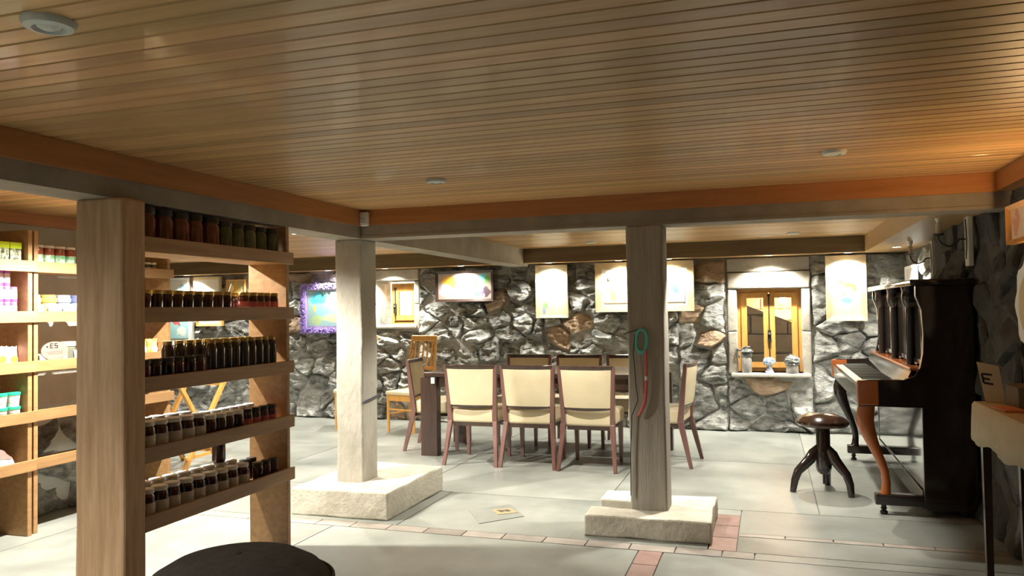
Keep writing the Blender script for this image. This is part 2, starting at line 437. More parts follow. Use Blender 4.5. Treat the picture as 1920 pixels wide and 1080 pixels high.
# ceilings: a deck with every board a piece of its own
def boards(name, x0, x1, y0, y1, pitch, z, board_from):
    dk = struct(name, MB().box((x0, y0, z + 0.012), (x1, y1, z + 0.05)), joint_m)
    me = MB().prism([(0.003, z + 0.004), (0.006, z), (pitch - 0.006, z), (pitch - 0.003, z + 0.004), (pitch - 0.003, z + 0.014), (0.003, z + 0.014)], 'x', x0, x1).mesh('board')
    y = y1 - pitch
    while y > board_from:
        obj('board', me, board_m, dk, loc=(0, y, 0)); y -= pitch
    return dk
boards('ceiling', -2.75, XR + 0.05, -2.2, 4.95, 0.0775, ZC, 0.75)
boards('ceiling_back', -9.6, 1.5, 5.17, 8.86, 0.0775, ZC, 5.17)
boards('ceiling_left', -5.0, -2.97, -2.2, 5.17, 0.0775, ZC, 2.4)

# concrete beams
struct('concrete_beam', MB().box((-2.75, 4.95, ZB), (XR + 0.1, 5.17, ZC + 0.04)).box((-2.75, 4.945, ZB), (XR + 0.1, 4.95, ZB + 0.018)), beam_m)
struct('concrete_beam', MB().box((-2.97, -2.2, ZB), (-2.75, 9.06, ZC + 0.04)), beam_m)
# wooden trims around the main ceiling
tp = [('trim_1', (-2.728, 4.928, 2.017), (XR - 0.08, 4.95, ZC - 0.001)), ('trim_2', (-2.75, -2.2, 2.012), (-2.728, 4.95, ZC - 0.001)),
      ('trim_3', (XR - 0.08, -2.2, 2.018), (XR + 0.03, 4.95, ZC - 0.001)), ('trim_4', (-4.93, 1.5, 2.045), (-4.87, 5.17, ZC - 0.001))]
for nme, a, b in tp: struct(nme, MB().box(a, b), trim_m)

# dropped soffit along the back wall and the right wall (fascia and underside boards)
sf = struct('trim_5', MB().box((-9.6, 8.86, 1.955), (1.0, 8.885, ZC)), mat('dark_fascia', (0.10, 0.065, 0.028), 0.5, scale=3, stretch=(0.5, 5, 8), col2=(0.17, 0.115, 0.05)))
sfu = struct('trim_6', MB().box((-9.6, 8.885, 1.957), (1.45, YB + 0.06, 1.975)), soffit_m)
sf2 = struct('trim_7', MB().box((0.98, 5.18, 1.955), (1.0, 8.86, ZC)), soffit_m)
struct('trim_8', MB().box((1.0, 5.18, 1.957), (1.46, 8.885, 1.975)), soffit_m)

# back wall: openings for two windows
W1 = (-0.33, 0.36, 0.655, 1.60); W2 = (-4.90, -4.34, 1.235, 1.80)     # x0,x1,z0,z1
def wall_with_holes(x0, x1, z0, z1, holes, y0, y1):
    mb = MB(); xs = sorted([x0, x1] + [h[0] for h in holes] + [h[1] for h in holes])
    for i in range(len(xs) - 1):
        a, b = xs[i], xs[i + 1]; hh = [h for h in holes if h[0] <= a + 1e-6 and h[1] >= b - 1e-6]
        if hh:
            mb.box((a, y0, z0), (b, y1, hh[0][2])); mb.box((a, y0, hh[0][3]), (b, y1, z1))
        else: mb.box((a, y0, z0), (b, y1, z1))
    return mb
wb = struct('wall_back', wall_with_holes(-9.6, 1.6, -0.1, 2.3, [W1, W2], YB, YB + 0.42), mortar_m)
rs = random.Random(11)
pb = lambda u, v, d: (u, YB - d, v)
crag = (0.02, 0.12, 0.06, 0.16)
lay_stones(wb, [
    (-9.4, -6.4, 0.0, 1.95, 0.52, 0.33, 0.05, 0.12, 0.05, 0.1),
    (-6.4, -4.98, 0.0, 1.95, 0.30, 0.19, 0.04, 0.13, 0.062, 0.08),
    (-4.98, -4.26, 0.0, 1.15, 0.30, 0.20, 0.04, 0.13, 0.06, 0.06),
    (-4.26, -2.60, 0.0, 1.95, 0.31, 0.20, 0.04, 0.14, 0.068, 0.04),
    (-2.60, -0.98, 0.0, 1.95, 0.33, 0.19, 0.04, 0.13, 0.062, 0.05),
    (-0.98, -0.44, 0.0, 1.95, 0.36, 0.24, 0.04, 0.09, 0.028, 0.14),
    (-0.44, 0.46, 0.0, 0.62, 0.40, 0.20, 0.05, 0.11, 0.04, 0.04),
    (0.46, 1.44, 0.0, 1.95, 0.38, 0.22, 0.04, 0.09, 0.028, 0.1)], pb, rs, None, (mortar_m, -0.015, 0.032))
def dressed(x0, x1, z0, z1, d, y1=YB + 0.16, m_=None):
    mb = MB().rbox((x0, YB - d, z0), (x1, y1, z1), 0.018, 2)
    mb.v = [(px + 0.008 * mnoise.noise((px * 9, pz * 9, 1)), py + 0.015 * mnoise.noise((px * 7, pz * 7, 5)), pz + 0.008 * mnoise.noise((px * 8, pz * 8, 9))) for px, py, pz in mb.v]
    return obj('stone', mb, m_ or dress_m, wb, smooth=True)
dressed(-0.43, 0.45, 1.60, 1.78, 0.06); dressed(-0.43, 0.45, 1.79, 1.95, 0.04)
for (a, b) in ((0.64, 1.12), (1.12, 1.595)):
    dressed(-0.43, -0.33, a, b, 0.05); dressed(0.36, 0.45, a, b, 0.05)
dressed(-4.98, -4.26, 1.81, 1.95, 0.07)
for (a, b) in ((1.16, 1.5), (1.5, 1.80)):
    dressed(-4.98, -4.90, a, b, 0.05, YB + 0.3, plaster_m); dressed(-4.34, -4.26, a, b, 0.04)
# sills
sill_m = mat('white_sill', (0.66, 0.64, 0.56), 0.7, var=0.08, bump=0.2)
obj('sill', MB().rbox((-0.40, YB - 0.13, 0.615), (0.44, YB + 0.18, 0.655), 0.012), sill_m, wb, smooth=True)
obj('sill', MB().rbox((-4.95, YB - 0.10, 1.185), (-4.30, YB + 0.3, 1.235), 0.02), sill_m, wb, smooth=True)

# windows
def window(name, x0, x1, z0, z1, y, leaves, stile, iron_x):
    fr = struct(name, MB().box((x0, y, z0), (x0 + 0.045, y + 0.07, z1)).box((x1 - 0.045, y, z0), (x1, y + 0.07, z1))
                .box((x0 + 0.045, y, z1 - 0.045), (x1 - 0.045, y + 0.07, z1)).box((x0 + 0.045, y, z0), (x1 - 0.045, y + 0.07, z0 + 0.045)), oak_m)
    for (a, b) in leaves:
        lf = obj('casement', MB().box((a, y - 0.02, z0 + 0.045), (a + stile, y + 0.02, z1 - 0.045)).box((b - stile, y - 0.02, z0 + 0.045), (b, y + 0.02, z1 - 0.045))
                 .box((a + stile, y - 0.02, z1 - 0.045 - stile), (b - stile, y + 0.02, z1 - 0.045)).box((a + stile, y - 0.02, z0 + 0.045), (b - stile, y + 0.02, z0 + 0.045 + stile)), oak_m, fr)
        obj('pane', MB().box((a + stile, y - 0.003, z0 + 0.045 + stile), (b - stile, y + 0.003, z1 - 0.045 - stile)), glass_m, lf)
    zc = (z0 + z1) / 2
    obj('bolt', MB().tube([(iron_x, y - 0.03, z1 - 0.06), (iron_x, y - 0.03, z0 + 0.06)], 0.008, 8).box((iron_x - 0.018, y - 0.05, zc - 0.13), (iron_x + 0.018, y - 0.02, zc + 0.0))
        .lathe([(0.016, 0), (0.024, 0.012), (0.016, 0.03)], 10, (iron_x, y - 0.05, zc - 0.06)).box((iron_x - 0.014, y - 0.04, z1 - 0.09), (iron_x + 0.014, y - 0.02, z1 - 0.06)), iron_m, fr, smooth=True)
window('window_1', -0.33, 0.36, 0.66, 1.60, YB + 0.12, [(-0.285, 0.013), (0.017, 0.315)], 0.06, 0.015)
window('window_2', -4.78, -4.36, 1.24, 1.78, YB + 0.20, [(-4.735, -4.405)], 0.07, -4.71)

# what lies beyond the windows: stair flank of blocks, brick wall, bright passage
ext = struct('wall_outside', MB().box((-2.2, 11.6, -0.1), (3.4, 11.75, 2.6)), mat('outside_mortar', (0.5, 0.32, 0.2), 0.9))
bme = MB().box((0, 0, 0), (0.30, 0.04, 0.14)).mesh('brick')
for r in range(11):
    for k in range(9):
        o = obj('brick', bme, mat('outside_brick', (0.42, 0.14, 0.05), 0.85, scale=8, col2=(0.62, 0.26, 0.10), rnd=0.25), ext, loc=(-1.2 + k * 0.32 + (0.16 if r % 2 else 0), 11.56, 0.25 + r * 0.16))
st = struct('stair_outside', MB().prism([(-1.6, 0.0), (2.4, 0.0), (2.4, 0.35), (-1.6, 1.95)], 'y', 10.6, 10.9), mortar_m)
for r in range(7):
    for k in range(7):
        x0 = -1.55 + k * 0.45 + (0.2 if r % 2 else 0); z0 = 0.05 + r * 0.25; top = 1.95 - (x0 + 0.43 + 1.6) * 0.4
        if z0 + 0.23 < top: obj('block', MB().rbox((x0, 10.56, z0), (x0 + 0.43, 10.62, z0 + 0.235), 0.02, 1), dress_m, st)
        elif z0 + 0.05 < top + 0.17:
            tl = min(z0 + 0.235, 1.95 - (x0 + 1.6) * 0.4 - 0.02); tr = max(z0 + 0.01, min(z0 + 0.235, top - 0.02))
            if tl > z0 + 0.03: obj('block', MB().prism([(x0, z0), (x0 + 0.43, z0), (x0 + 0.43, tr), (x0, tl)], 'y', 10.56, 10.62), dress_m, st)
struct('floor_outside', MB().box((-7, 9.66, -0.14), (3.4, 11.8, -0.02)), conc_m)
struct('wall_passage', MB().box((-7.0, 10.5, -0.1), (-3.2, 10.6, 2.4)), mat('white_passage_plaster', (0.8, 0.76, 0.66), 0.9, var=0.05))
def bulb(name, label, loc, power, col):
    t = thing(name, label, 'lamp', loc)
    obj('bulb', MB().lathe([(0.005, -0.06), (0.03, -0.045), (0.04, -0.01), (0.025, 0.03), (0.018, 0.05)], 14), lens_m, t, smooth=True)
    obj('holder', MB().lathe([(0.022, 0.045), (0.022, 0.10), (0.006, 0.11), (0.006, 0.2)], 12), iron_m, t, smooth=True)
    obj('bracket', MB().box((-0.012, 0.0, 0.17), (0.012, 0.12, 0.2)), iron_m, t)
    l = bpy.data.lights.new('bulb_light', 'POINT'); l.energy = power; l.color = col; l.shadow_soft_size = 0.05
    o = bpy.data.objects.new('bulb_light', l); C.objects.link(o); o.parent = t; o.location = (0, -0.08, -0.02)
    return t
bulb('outside_lamp', 'bare bulb above the stair seen through the two-leaf window', (0.2, 11.43, 1.50), 110, (1.0, 0.75, 0.4))
bulb('passage_lamp', 'bare bulb in the white passage behind the small window', (-5.3, 10.4, 2.1), 220, (1.0, 0.88, 0.66))

# right wall, in two planes, with a step behind the piano
wr = struct('wall_right', MB().box((XR, -2.2, -0.1), (XR + 0.5, 7.05, 2.3)).box((1.44, 7.05, -0.1), (XR + 0.5, YB, 2.3)), shade_mortar_m)
lay_stones(wr, [(3.6, 7.0, 0.0, 2.0, 0.36, 0.23, 0.015, 0.03, 0.012, 0.0)], lambda u, v, d: (XR - min(d, 0.055), u, v), rs, shade_stone_m)
lay_stones(wr, [(7.1, 9.06, 0.0, 1.95, 0.36, 0.23, 0.015, 0.035, 0.012, 0.05)], lambda u, v, d: (1.44 - d, u, v), rs)
# left wall behind the wall shelves
wl = struct('wall_left', MB().box((-5.3, 1.5, -0.1), (-4.93, 5.17, 2.3)), plaster_m)
lay_stones(wl, [(3.4, 5.15, 0.0, 0.66, 0.36, 0.24, 0.02, 0.05, 0.03, 0.1)], lambda u, v, d: (-4.93 + d, u, v), rs)
struct('wall_far_left', MB().box((-9.8, 5.17, -0.1), (-9.6, YB + 0.3, 2.3)), plaster_m)
struct('wall_left_return', MB().box((-9.6, 5.0, -0.1), (-5.3, 5.17, 2.3)), plaster_m)

# ------------------------------------------------------------------ COLUMNS
def rough_box(a, b, m_, name, par, amp=0.006, seg=1, r=0.012, sub=0.09):
    mb = MB()
    # gridded box so the arrises can wander
    nx = [max(1, round((b[i] - a[i]) / sub)) for i in range(3)]
    ids = {}; vs = []; fs = []
    def V(i, j, k):
        if (i, j, k) not in ids:
            p = Vector([a[q] + (b[q] - a[q]) * (i, j, k)[q] / nx[q] for q in range(3)])
            p += mnoise.noise_vector(p * 7.0) * amp + mnoise.noise_vector(p * 2.3) * amp
            ids[(i, j, k)] = len(vs); vs.append(p)
        return ids[(i, j, k)]
    X, Y, Z = nx
    for i in range(X):
        for j in range(Y):
            fs.append((V(i, j, 0), V(i, j + 1, 0), V(i + 1, j + 1, 0), V(i + 1, j, 0))); fs.append((V(i, j, Z), V(i + 1, j, Z), V(i + 1, j + 1, Z), V(i, j + 1, Z)))
    for i in range(X):
        for k in range(Z):
            fs.append((V(i, 0, k), V(i + 1, 0, k), V(i + 1, 0, k + 1), V(i, 0, k + 1))); fs.append((V(i, Y, k), V(i, Y, k + 1), V(i + 1, Y, k + 1), V(i + 1, Y, k)))
    for j in range(Y):
        for k in range(Z):
            fs.append((V(0, j, k), V(0, j, k + 1), V(0, j + 1, k + 1), V(0, j + 1, k))); fs.append((V(X, j, k), V(X, j + 1, k), V(X, j + 1, k + 1), V(X, j, k + 1)))
    o = obj(name, mb.add(vs, fs), m_, par)
    bv = o.modifiers.new('bevel', 'BEVEL'); bv.width = r; bv.segments = 2; bv.limit_method = 'ANGLE'; bv.angle_limit = rad(50)
    return o
cl = thing('concrete_column', 'rough grey concrete column on a wide square plinth near the jar shelf', 'column', (-2.865, 5.08, 0))
rough_box((-0.105, -0.115, 0.18), (0.105, 0.115, ZB), conc_m, 'shaft', cl, 0.005)
rough_box((-0.32, -0.36, 0.0), (0.42, 0.58, 0.19), plinth_m, 'plinth', cl, 0.008)
cr = thing('timber_column', 'grey timber column on a low brick plinth with cords hung on it', 'column', (-0.735, 5.06, 0))
rough_box((-0.115, -0.115, 0.12), (0.115, 0.115, ZB), gpost_m, 'shaft', cr, 0.003)
rough_box((-0.37, -0.31, 0.0), (0.39, -0.105, 0.135), plinth_m, 'plinth', cr, 0.01)
rough_box((-0.10, -0.105, 0.0), (0.385, 0.36, 0.125), plinth_m, 'plinth', cr, 0.01)
rough_box((-0.36, 0.12, 0.0), (-0.10, 0.36, 0.13), plinth_m, 'plinth', cr, 0.01)
pw = thing('wooden_post', 'square weathered brown wooden post at the near end of the jar shelf', 'post', (-2.815, 2.80, 0))
rough_box((-0.135, -0.085, 0.0), (0.135, 0.045, ZB), post_m, 'shaft', pw, 0.0025, sub=0.12)

# cords on the timber column
yc = 5.06 - 0.125
cord_t = thing('teal_cord', 'coiled teal cord hanging on a nail of the timber column', 'cord', (-0.76, yc, 1.27))
obj('coil', MB().tube([(0.0 + 0.035 * math.sin(a) * (1 + 0.12 * math.sin(a * 0.37)), -0.006 + 0.003 * math.sin(a * 1.7), -0.075 - 0.075 * math.cos(a) - 0.006 * math.sin(a * .8)) for a in [k * 0.35 for k in range(62)]], 0.0055, 6),
    mat('teal_plastic', (0.10, 0.58, 0.52), 0.4), cord_t, smooth=True)
obj('nail', MB().lathe([(0.006, 0), (0.006, 0.03), (0.012, 0.032), (0.012, 0.038)], 8, (0.0, 0.012, 0.002), 'y'), iron_m, cord_t)
cord_r = thing('red_cord', 'red cord dangling below the teal coil on the timber column', 'cord', (-0.735, yc, 1.12))
obj('strand', MB().tube([(0, -0.006, 0.03), (0.005, -0.008, -0.08), (0.002, -0.008, -0.2), (-0.008, -0.008, -0.3), (-0.03, -0.006, -0.36), (-0.055, -0.004, -0.40)], [0.006, 0.008, 0.008, 0.009, 0.008, 0.005], 8),
    mat('red_plastic', (0.62, 0.10, 0.09), 0.4), cord_r, smooth=True)
obj('clip', MB().lathe([(0.009, -0.012), (0.011, 0), (0.009, 0.012)], 8, (0.003, -0.008, -0.16)), white_m, cord_r, smooth=True)
cord_b = thing('black_wire', 'thin black wire running down the timber column face', 'wire', (-0.80, yc, 1.27))
obj('strand', MB().tube([(0.04, -0.002, 0.0), (0.0, -0.006, -0.04), (-0.012, -0.006, -0.15), (0.0, -0.006, -0.35), (0.012, -0.006, -0.45), (-0.03, -0.004, -0.55), (-0.04, -0.004, -0.75), (-0.045, -0.004, -1.05)], 0.0028, 6)
    .tube([(0.04, -0.002, 0.0), (-0.03, -0.006, -0.02), (-0.073, -0.004, -0.035)], 0.0028, 6), iron_m, cord_b, smooth=True)
strap = thing('dark_strap', 'dark strap tied around the concrete column at mid height', 'strap', (-2.865, 5.08, 0.76))
obj('band', MB().tube([(0.113, -0.112, 0.0), (0.119, -0.02, 0.012), (0.121, 0.03, 0.02), (0.118, 0.122, 0.03)], 0.006, 6), mat('navy_strap', (0.05, 0.05, 0.09), 0.7), strap)

# motion sensor in the corner of the beams
sn = thing('motion_sensor', 'small white motion sensor in the corner where the two beams meet', 'sensor', (-2.70, 4.915, 2.06))
obj('housing', MB().rbox((-0.032, -0.02, -0.05), (0.032, 0.02, 0.05), 0.012), white_m, sn, smooth=True)
obj('lens', MB().rbox((-0.02, -0.026, -0.035), (0.02, -0.015, 0.005), 0.006), mat('sensor_lens', (0.6, 0.6, 0.62), 0.2), sn, smooth=True)

# ------------------------------------------------------------------ LIGHT FITTINGS
def ceiling_fitting(label, x, y, r=0.062):
    t = thing('ceiling_lamp', label, 'ceiling lamp', (x, y, ZC), group='unlit ceiling lamps')
    obj('rim', MB().lathe([(r, 0.002), (r, -0.006), (r * 0.9, -0.016), (r * 0.62, -0.020), (r * 0.56, -0.012), (r * 0.5, 0.0)], 28), grey_m, t, smooth=True)
    obj('bulb', MB().lathe([(r * 0.48, -0.002), (r * 0.44, -0.014), (r * 0.25, -0.02), (0.002, -0.021)], 20), grey_m, t, smooth=True)
    return t
ceiling_fitting('round grey ceiling lamp nearest the camera, top left', -1.66, 1.45, 0.062)
ceiling_fitting('round grey ceiling lamp above the concrete column side', -1.72, 3.94, 0.056)
ceiling_fitting('round grey ceiling lamp of the front room nearest the right wall', 0.315, 3.94, 0.056)

def downlight(x, y, z, power, label, group, size=110, blend=0.7, tilt=(0, 0, 0), col=NEUT, r=0.045):
    t = thing('downlight', label, 'ceiling lamp', (x, y, z), group=group)
    obj('rim', MB().lathe([(r, 0.0), (r, -0.005), (r * 0.8, -0.007), (r * 0.72, -0.001)], 20), white_m, t, smooth=True)
    obj('lens', MB().lathe([(r * 0.7, -0.0005), (r * 0.5, -0.003), (0.001, -0.0035)], 16), lens_m, t, smooth=True)
    spot('downlight_beam', (0, 0, -0.012), power, size, blend, col, 0.03, tilt, t)
    return t
names_ = {-6.6: 'lit downlight in the back soffit left of the purple frame', -5.45: 'lit downlight in the back soffit above the purple frame', -4.62: 'lit downlight in the back soffit above the small window',
          -3.58: 'lit downlight in the back soffit above the abstract painting', -2.46: 'lit downlight in the back soffit above the tall narrow painting',
          -1.62: 'lit downlight in the back soffit above the wide painting, left one', -1.05: 'lit downlight in the back soffit above the wide painting, right one',
          0.02: 'lit downlight in the back soffit above the two-leaf window', 0.82: 'lit downlight in the back soffit above the orange flower painting'}
for x, lb in names_.items():
    downlight(x, 8.93, 1.957, 44 if ('painting' in lb or 'purple' in lb) else 90, lb, 'downlights in the soffit', 130, 0.5, tilt=(rad(6), 0, 0))
downlight(-7.7, 8.93, 1.957, 80, 'lit downlight in the back soffit at the far left end', 'downlights in the soffit', 130, 0.5)
downlight(1.2, 8.3, 1.957, 60, 'lit downlight in the right soffit above the far end of the piano', 'downlights in the soffit', 120, 0.5)
ceiling_fitting('round grey ceiling lamp behind the table in the dining area', -1.79, 8.24)
ceiling_fitting('round grey ceiling lamp near the piano in the dining area', 0.26, 8.19)
ceiling_fitting('round grey ceiling lamp left of the table in the dining area', -3.99, 7.76)
# lit room lamps: just behind the beam, above the aisle, plus two added unseen fills
RG = 'lit room downlights'
downlight(-0.33, 5.34, ZC, 110, 'lit downlight just behind the beam, right of the timber column', RG, 70, 0.3)
downlight(0.2, 6.95, ZC, 95, 'lit downlight in the dining ceiling in front of the piano', RG, 124, 0.4)
downlight(-1.75, 5.72, ZC, 120, 'lit downlight behind the beam, in front of the dining chairs', RG, 110, 0.5)
downlight(-4.05, 6.1, ZC, 160, 'lit downlight behind the beam, left of the concrete column', RG, 120, 0.5)
downlight(-6.2, 6.9, ZC, 130, 'lit downlight in the dining ceiling behind the wall shelves', RG, 130, 0.5)
downlight(-3.72, 3.83, ZC, 340, 'lit downlight above the aisle behind the jar shelf', RG, 150, 0.4)
downlight(-3.72, 1.7, ZC, 22, 'added unseen fill light above the near part of the aisle', RG, 150, 0.4)  # weak unseen lamp, added as fill for the near aisle
downlight(-2.60, 0.25, ZC, 150, 'added unseen fill light behind the camera, brightening the wooden post', RG, 140, 0.5)  # unseen lamp added to brighten the front of the wooden post
# up-light added out of view to warm the ceiling and trims
ul = thing('added_uplight', 'added unseen half-bowl up-light by the right wall, warming the ceiling', 'wall lamp', (1.18, 4.0, 1.45))
obj('bowl', MB().lathe([(0.015, -0.05), (0.06, -0.03), (0.085, 0.01), (0.09, 0.05), (0.086, 0.05), (0.08, 0.012), (0.055, -0.024), (0.012, -0.04)], 20), iron_m, ul, smooth=True)
obj('bracket', MB().box((0.06, -0.02, -0.02), (0.13, 0.02, 0.02)), iron_m, ul)
spot('added_uplight_beam', (0, 0, 0.03), 13, 160, 0.3, (1.0, 0.62, 0.28), 0.04, (math.pi, 0, 0), ul)

# ------------------------------------------------------------------ SHELVES
SZ = [0.413, 0.724, 1.046, 1.367, 1.693]        # lip undersides
def shelf_unit(name, label, x0, x1, y0, y1, ztop, lip_side, back_lip=False, zs=SZ, over=0.02, near_panel=True):
    """x0..x1 depth, y0..y1 length; lip_side +1 puts the lips on the x1 side"""
    t = thing(name, label, 'shelf', ((x0 + x1) / 2, (y0 + y1) / 2, 0)); ox, oy = (x0 + x1) / 2, (y0 + y1) / 2
    P_ = lambda a, b: MB().box((a[0] - ox, a[1] - oy, a[2]), (b[0] - ox, b[1] - oy, b[2]))
    obj('side_panel', P_((x0, y1 - 0.03, 0), (x1, y1, ztop)), shelf_m, t, bevel=0.002)
    if near_panel: obj('side_panel', P_((x0, y0, 0), (x1, y0 + 0.03, ztop)), shelf_m, t, bevel=0.002)
    for z in zs:
        obj('shelf_board', P_((x0, y0 + 0.03, z + 0.004), (x1, y1 - 0.03, z + 0.022)), shelf_m, t)
        obj('lip', P_((x1, y0 - over * 0.3, z), (x1 + 0.02, y1 + over, z + 0.072)), shelf_m, t, bevel=0.003)
        if back_lip: obj('lip', P_((x0 - 0.02, y0, z), (x0, y1, z + 0.055)), shelf_m, t, bevel=0.003)
    return t
shelf_unit('display_shelf', 'open pine display shelf full of jars beside the wooden post', -2.99, -2.725, 2.86, 4.03, ZB - 0.004, 1)
shelf_unit('wall_shelf', 'pine wall shelf stocked with purple cans, at the left edge of the picture', -4.82, -4.52, 2.6, 3.83, 1.965, 1)
shelf_unit('wall_shelf', 'pine wall shelf with brown bottles and snack bags, right of the purple cans', -4.84, -4.54, 3.86, 5.08, 1.965, 1)

# jars
def jar_proto(name, label, r, h, body_m, lid_m, label_m=None, lab=(0.25, 0.62), neck=0.8, lid_h=0.16, group=None, n=16):
    t = thing(name, label, 'jar' if 'jar' in name else 'bottle', (0, 0, -50), group=group)
    zs = h * (1 - lid_h)
    obj('glass', MB().lathe([(r * 0.86, 0), (r * 0.98, h * 0.03), (r, h * 0.08), (r, zs * 0.82), (r * (1 + neck) / 2, zs * 0.93), (r * neck, zs * 0.97), (r * neck, zs)], n), body_m, t, smooth=True)
    obj('lid', MB().lathe([(r * neck * 1.1, zs), (r * neck * 1.1, h * 0.975), (r * neck * 1.02, h)], n), lid_m, t, smooth=True)
    if label_m: obj('paper_label', MB().lathe([(r * 1.012, h * lab[0]), (r * 1.012, h * lab[1])], n), label_m, t, smooth=True)
    return t
jam_m = mat('dark_jam_glass', (0.035, 0.012, 0.010), 0.08, scale=12, col2=(0.10, 0.03, 0.02), rnd=0.5, hue=0.02, coat=0.5)
red_m = mat('red_preserve_glass', (0.09, 0.014, 0.010), 0.08, scale=20, col2=(0.18, 0.04, 0.02), rnd=0.3, coat=0.5)
grn_m = mat('olive_preserve_glass', (0.045, 0.06, 0.028), 0.08, scale=20, col2=(0.12, 0.13, 0.06), rnd=0.4, coat=0.5)
oil_m = mat('dark_bottle_glass', (0.028, 0.024, 0.018), 0.06, scale=8, col2=(0.06, 0.045, 0.03), rnd=0.3, coat=0.5)
paper_m = mat('cream_paper', (0.52, 0.46, 0.38), 0.7, scale=14, col2=(0.66, 0.60, 0.52), rnd=0.12)
pink_m = mat('pink_paper', (0.55, 0.16, 0.16), 0.7, var=0.15, rnd=0.2)
goldlid_m = mat('brass_lid', (0.50, 0.36, 0.12), 0.35, var=0.1, metal=0.6)
blacklid_m = mat('black_lid', (0.03, 0.03, 0.03), 0.35)
whitelid_m = mat('white_lid', (0.74, 0.73, 0.70), 0.35, var=0.03)
yellow_m = mat('yellow_lid', (0.62, 0.52, 0.12), 0.4)
J = {}
J['bigred'] = jar_proto('large_jar', 'large jar of red preserves on the top shelf of the display shelf', 0.052, 0.195, red_m, blacklid_m, None, neck=0.86, group='red preserve jars on the top shelf')
J['biggrn'] = jar_proto('large_jar', 'large jar of olive green preserves on the top shelf of the display shelf', 0.050, 0.185, grn_m, blacklid_m, None, neck=0.86, group='green preserve jars on the top shelf')
J['small2'] = jar_proto('small_jar', 'small dark jar with brass lid in the row on the second shelf from the top', 0.033, 0.132, jam_m, goldlid_m, None, neck=0.88, lid_h=0.14, group='small jars on the second display shelf')
J['small2r'] = jar_proto('small_jar', 'small jar with pink paper label at the far end of the second shelf from the top', 0.030, 0.132, jam_m, goldlid_m, pink_m, neck=0.88, lid_h=0.14, group='pink labelled jars on the second display shelf')
J['short3'] = jar_proto('small_jar', 'short dark jar in the near half of the middle display shelf', 0.034, 0.125, jam_m, blacklid_m, None, neck=0.9, lid_h=0.14, group='short jars on the middle display shelf')
J['tall3'] = jar_proto('tall_bottle', 'tall slim dark bottle with brass cap on the middle display shelf', 0.030, 0.20, oil_m, goldlid_m, None, neck=0.7, lid_h=0.09, group='slim bottles on the middle display shelf')
J['lab4'] = jar_proto('labelled_jar', 'dark jam jar with cream label and white lid on the fourth display shelf', 0.041, 0.15, jam_m, whitelid_m, paper_m, lab=(0.22, 0.60), neck=0.84, lid_h=0.13, group='cream labelled jars on the fourth display shelf')
J['pink4'] = jar_proto('labelled_jar', 'small dark jar with pink label at the far end of the fourth display shelf', 0.031, 0.125, jam_m, blacklid_m, pink_m, lab=(0.3, 0.55), neck=0.86, group='pink labelled jars on the fourth display shelf')
J['mid4'] = jar_proto('labelled_jar', 'plain dark jar with white lid mid-way along the fourth display shelf', 0.033, 0.13, jam_m, whitelid_m, None, neck=0.86, group='plain jars on the fourth display shelf')
J['lab5'] = jar_proto('labelled_jar', 'dark jam jar with cream label and white lid on the lowest display shelf', 0.041, 0.15, jam_m, whitelid_m, paper_m, lab=(0.22, 0.60), neck=0.84, lid_h=0.13, group='cream labelled jars on the lowest display shelf')
J['plain5'] = jar_proto('small_jar', 'small plain dark jar at the far end of the lowest display shelf', 0.031, 0.12, jam_m, blacklid_m, None, neck=0.86, group='plain jars on the lowest display shelf')
BASE = {'bigred': 'large red preserve jar on the top display shelf', 'biggrn': 'large green preserve jar on the top display shelf', 'small2': 'small brass-lidded jar on the second display shelf', 'small2r': 'small pink-labelled jar on the second display shelf', 'short3': 'short dark jar on the middle display shelf', 'tall3': 'tall slim bottle on the middle display shelf', 'lab4': 'cream-labelled jam jar on the fourth display shelf', 'pink4': 'pink-labelled jar on the fourth display shelf', 'mid4': 'plain dark jar on the fourth display shelf', 'lab5': 'cream-labelled jam jar on the lowest display shelf', 'plain5': 'plain small jar on the lowest display shelf'}
USED = set()
def put(key, x, y, z, s=1.0, rz=0.0):
    p = J[key]
    if key in USED: return dup(p, (x, y, z), rz, scale=(s, s, s))
    USED.add(key); p.location = (x, y, z); p.scale = (s, s, s); p.rotation_euler = (0, 0, rz); return p
rj = random.Random(5)
ORD = ['first', 'second', 'third', 'fourth', 'fifth', 'sixth', 'seventh', 'eighth', 'ninth', 'tenth', 'eleventh', 'twelfth', 'thirteenth', 'fourteenth', 'fifteenth', 'sixteenth']
def row(key, x, ys, z, s0=1.0, s1=1.0, jx=0.006):
    for i, y in enumerate(ys):
        s = s0 + (s1 - s0) * (i / max(1, len(ys) - 1))
        o = put(key, x + rj.uniform(-jx, jx), y, z, s, rj.uniform(0, 6))
        o['label'] = '%s, %s row, %s from the post' % (BASE[key], 'front' if x > -2.84 else 'back', ORD[i])
def spread(a, b, step):
    n = max(1, int((b - a) / step + 1e-6)); return [a + step * (k + 0.5) for k in range(n)]
S5, S4, S3, S2, S1 = [z + 0.0225 for z in SZ]
XF, XBk = -2.779, -2.908
row('bigred', XF - 0.015, spread(2.90, 3.46, 0.112), S1); row('biggrn', XF - 0.015, spread(3.46, 4.0, 0.107), S1)
row('bigred', XBk - 0.02, spread(2.95, 3.4, 0.112), S1); row('biggrn', XBk - 0.02, spread(3.4, 3.99, 0.107), S1)
row('small2', XF, spread(2.90, 3.62, 0.073), S2); row('small2r', XF, spread(3.64, 3.995, 0.068), S2)
row('small2', XBk, spread(2.92, 3.98, 0.078), S2)
row('short3', XF, spread(2.90, 3.36, 0.074), S3); row('tall3', XF, spread(3.37, 3.995, 0.066), S3)
row('tall3', XBk, spread(3.20, 3.98, 0.072), S3)
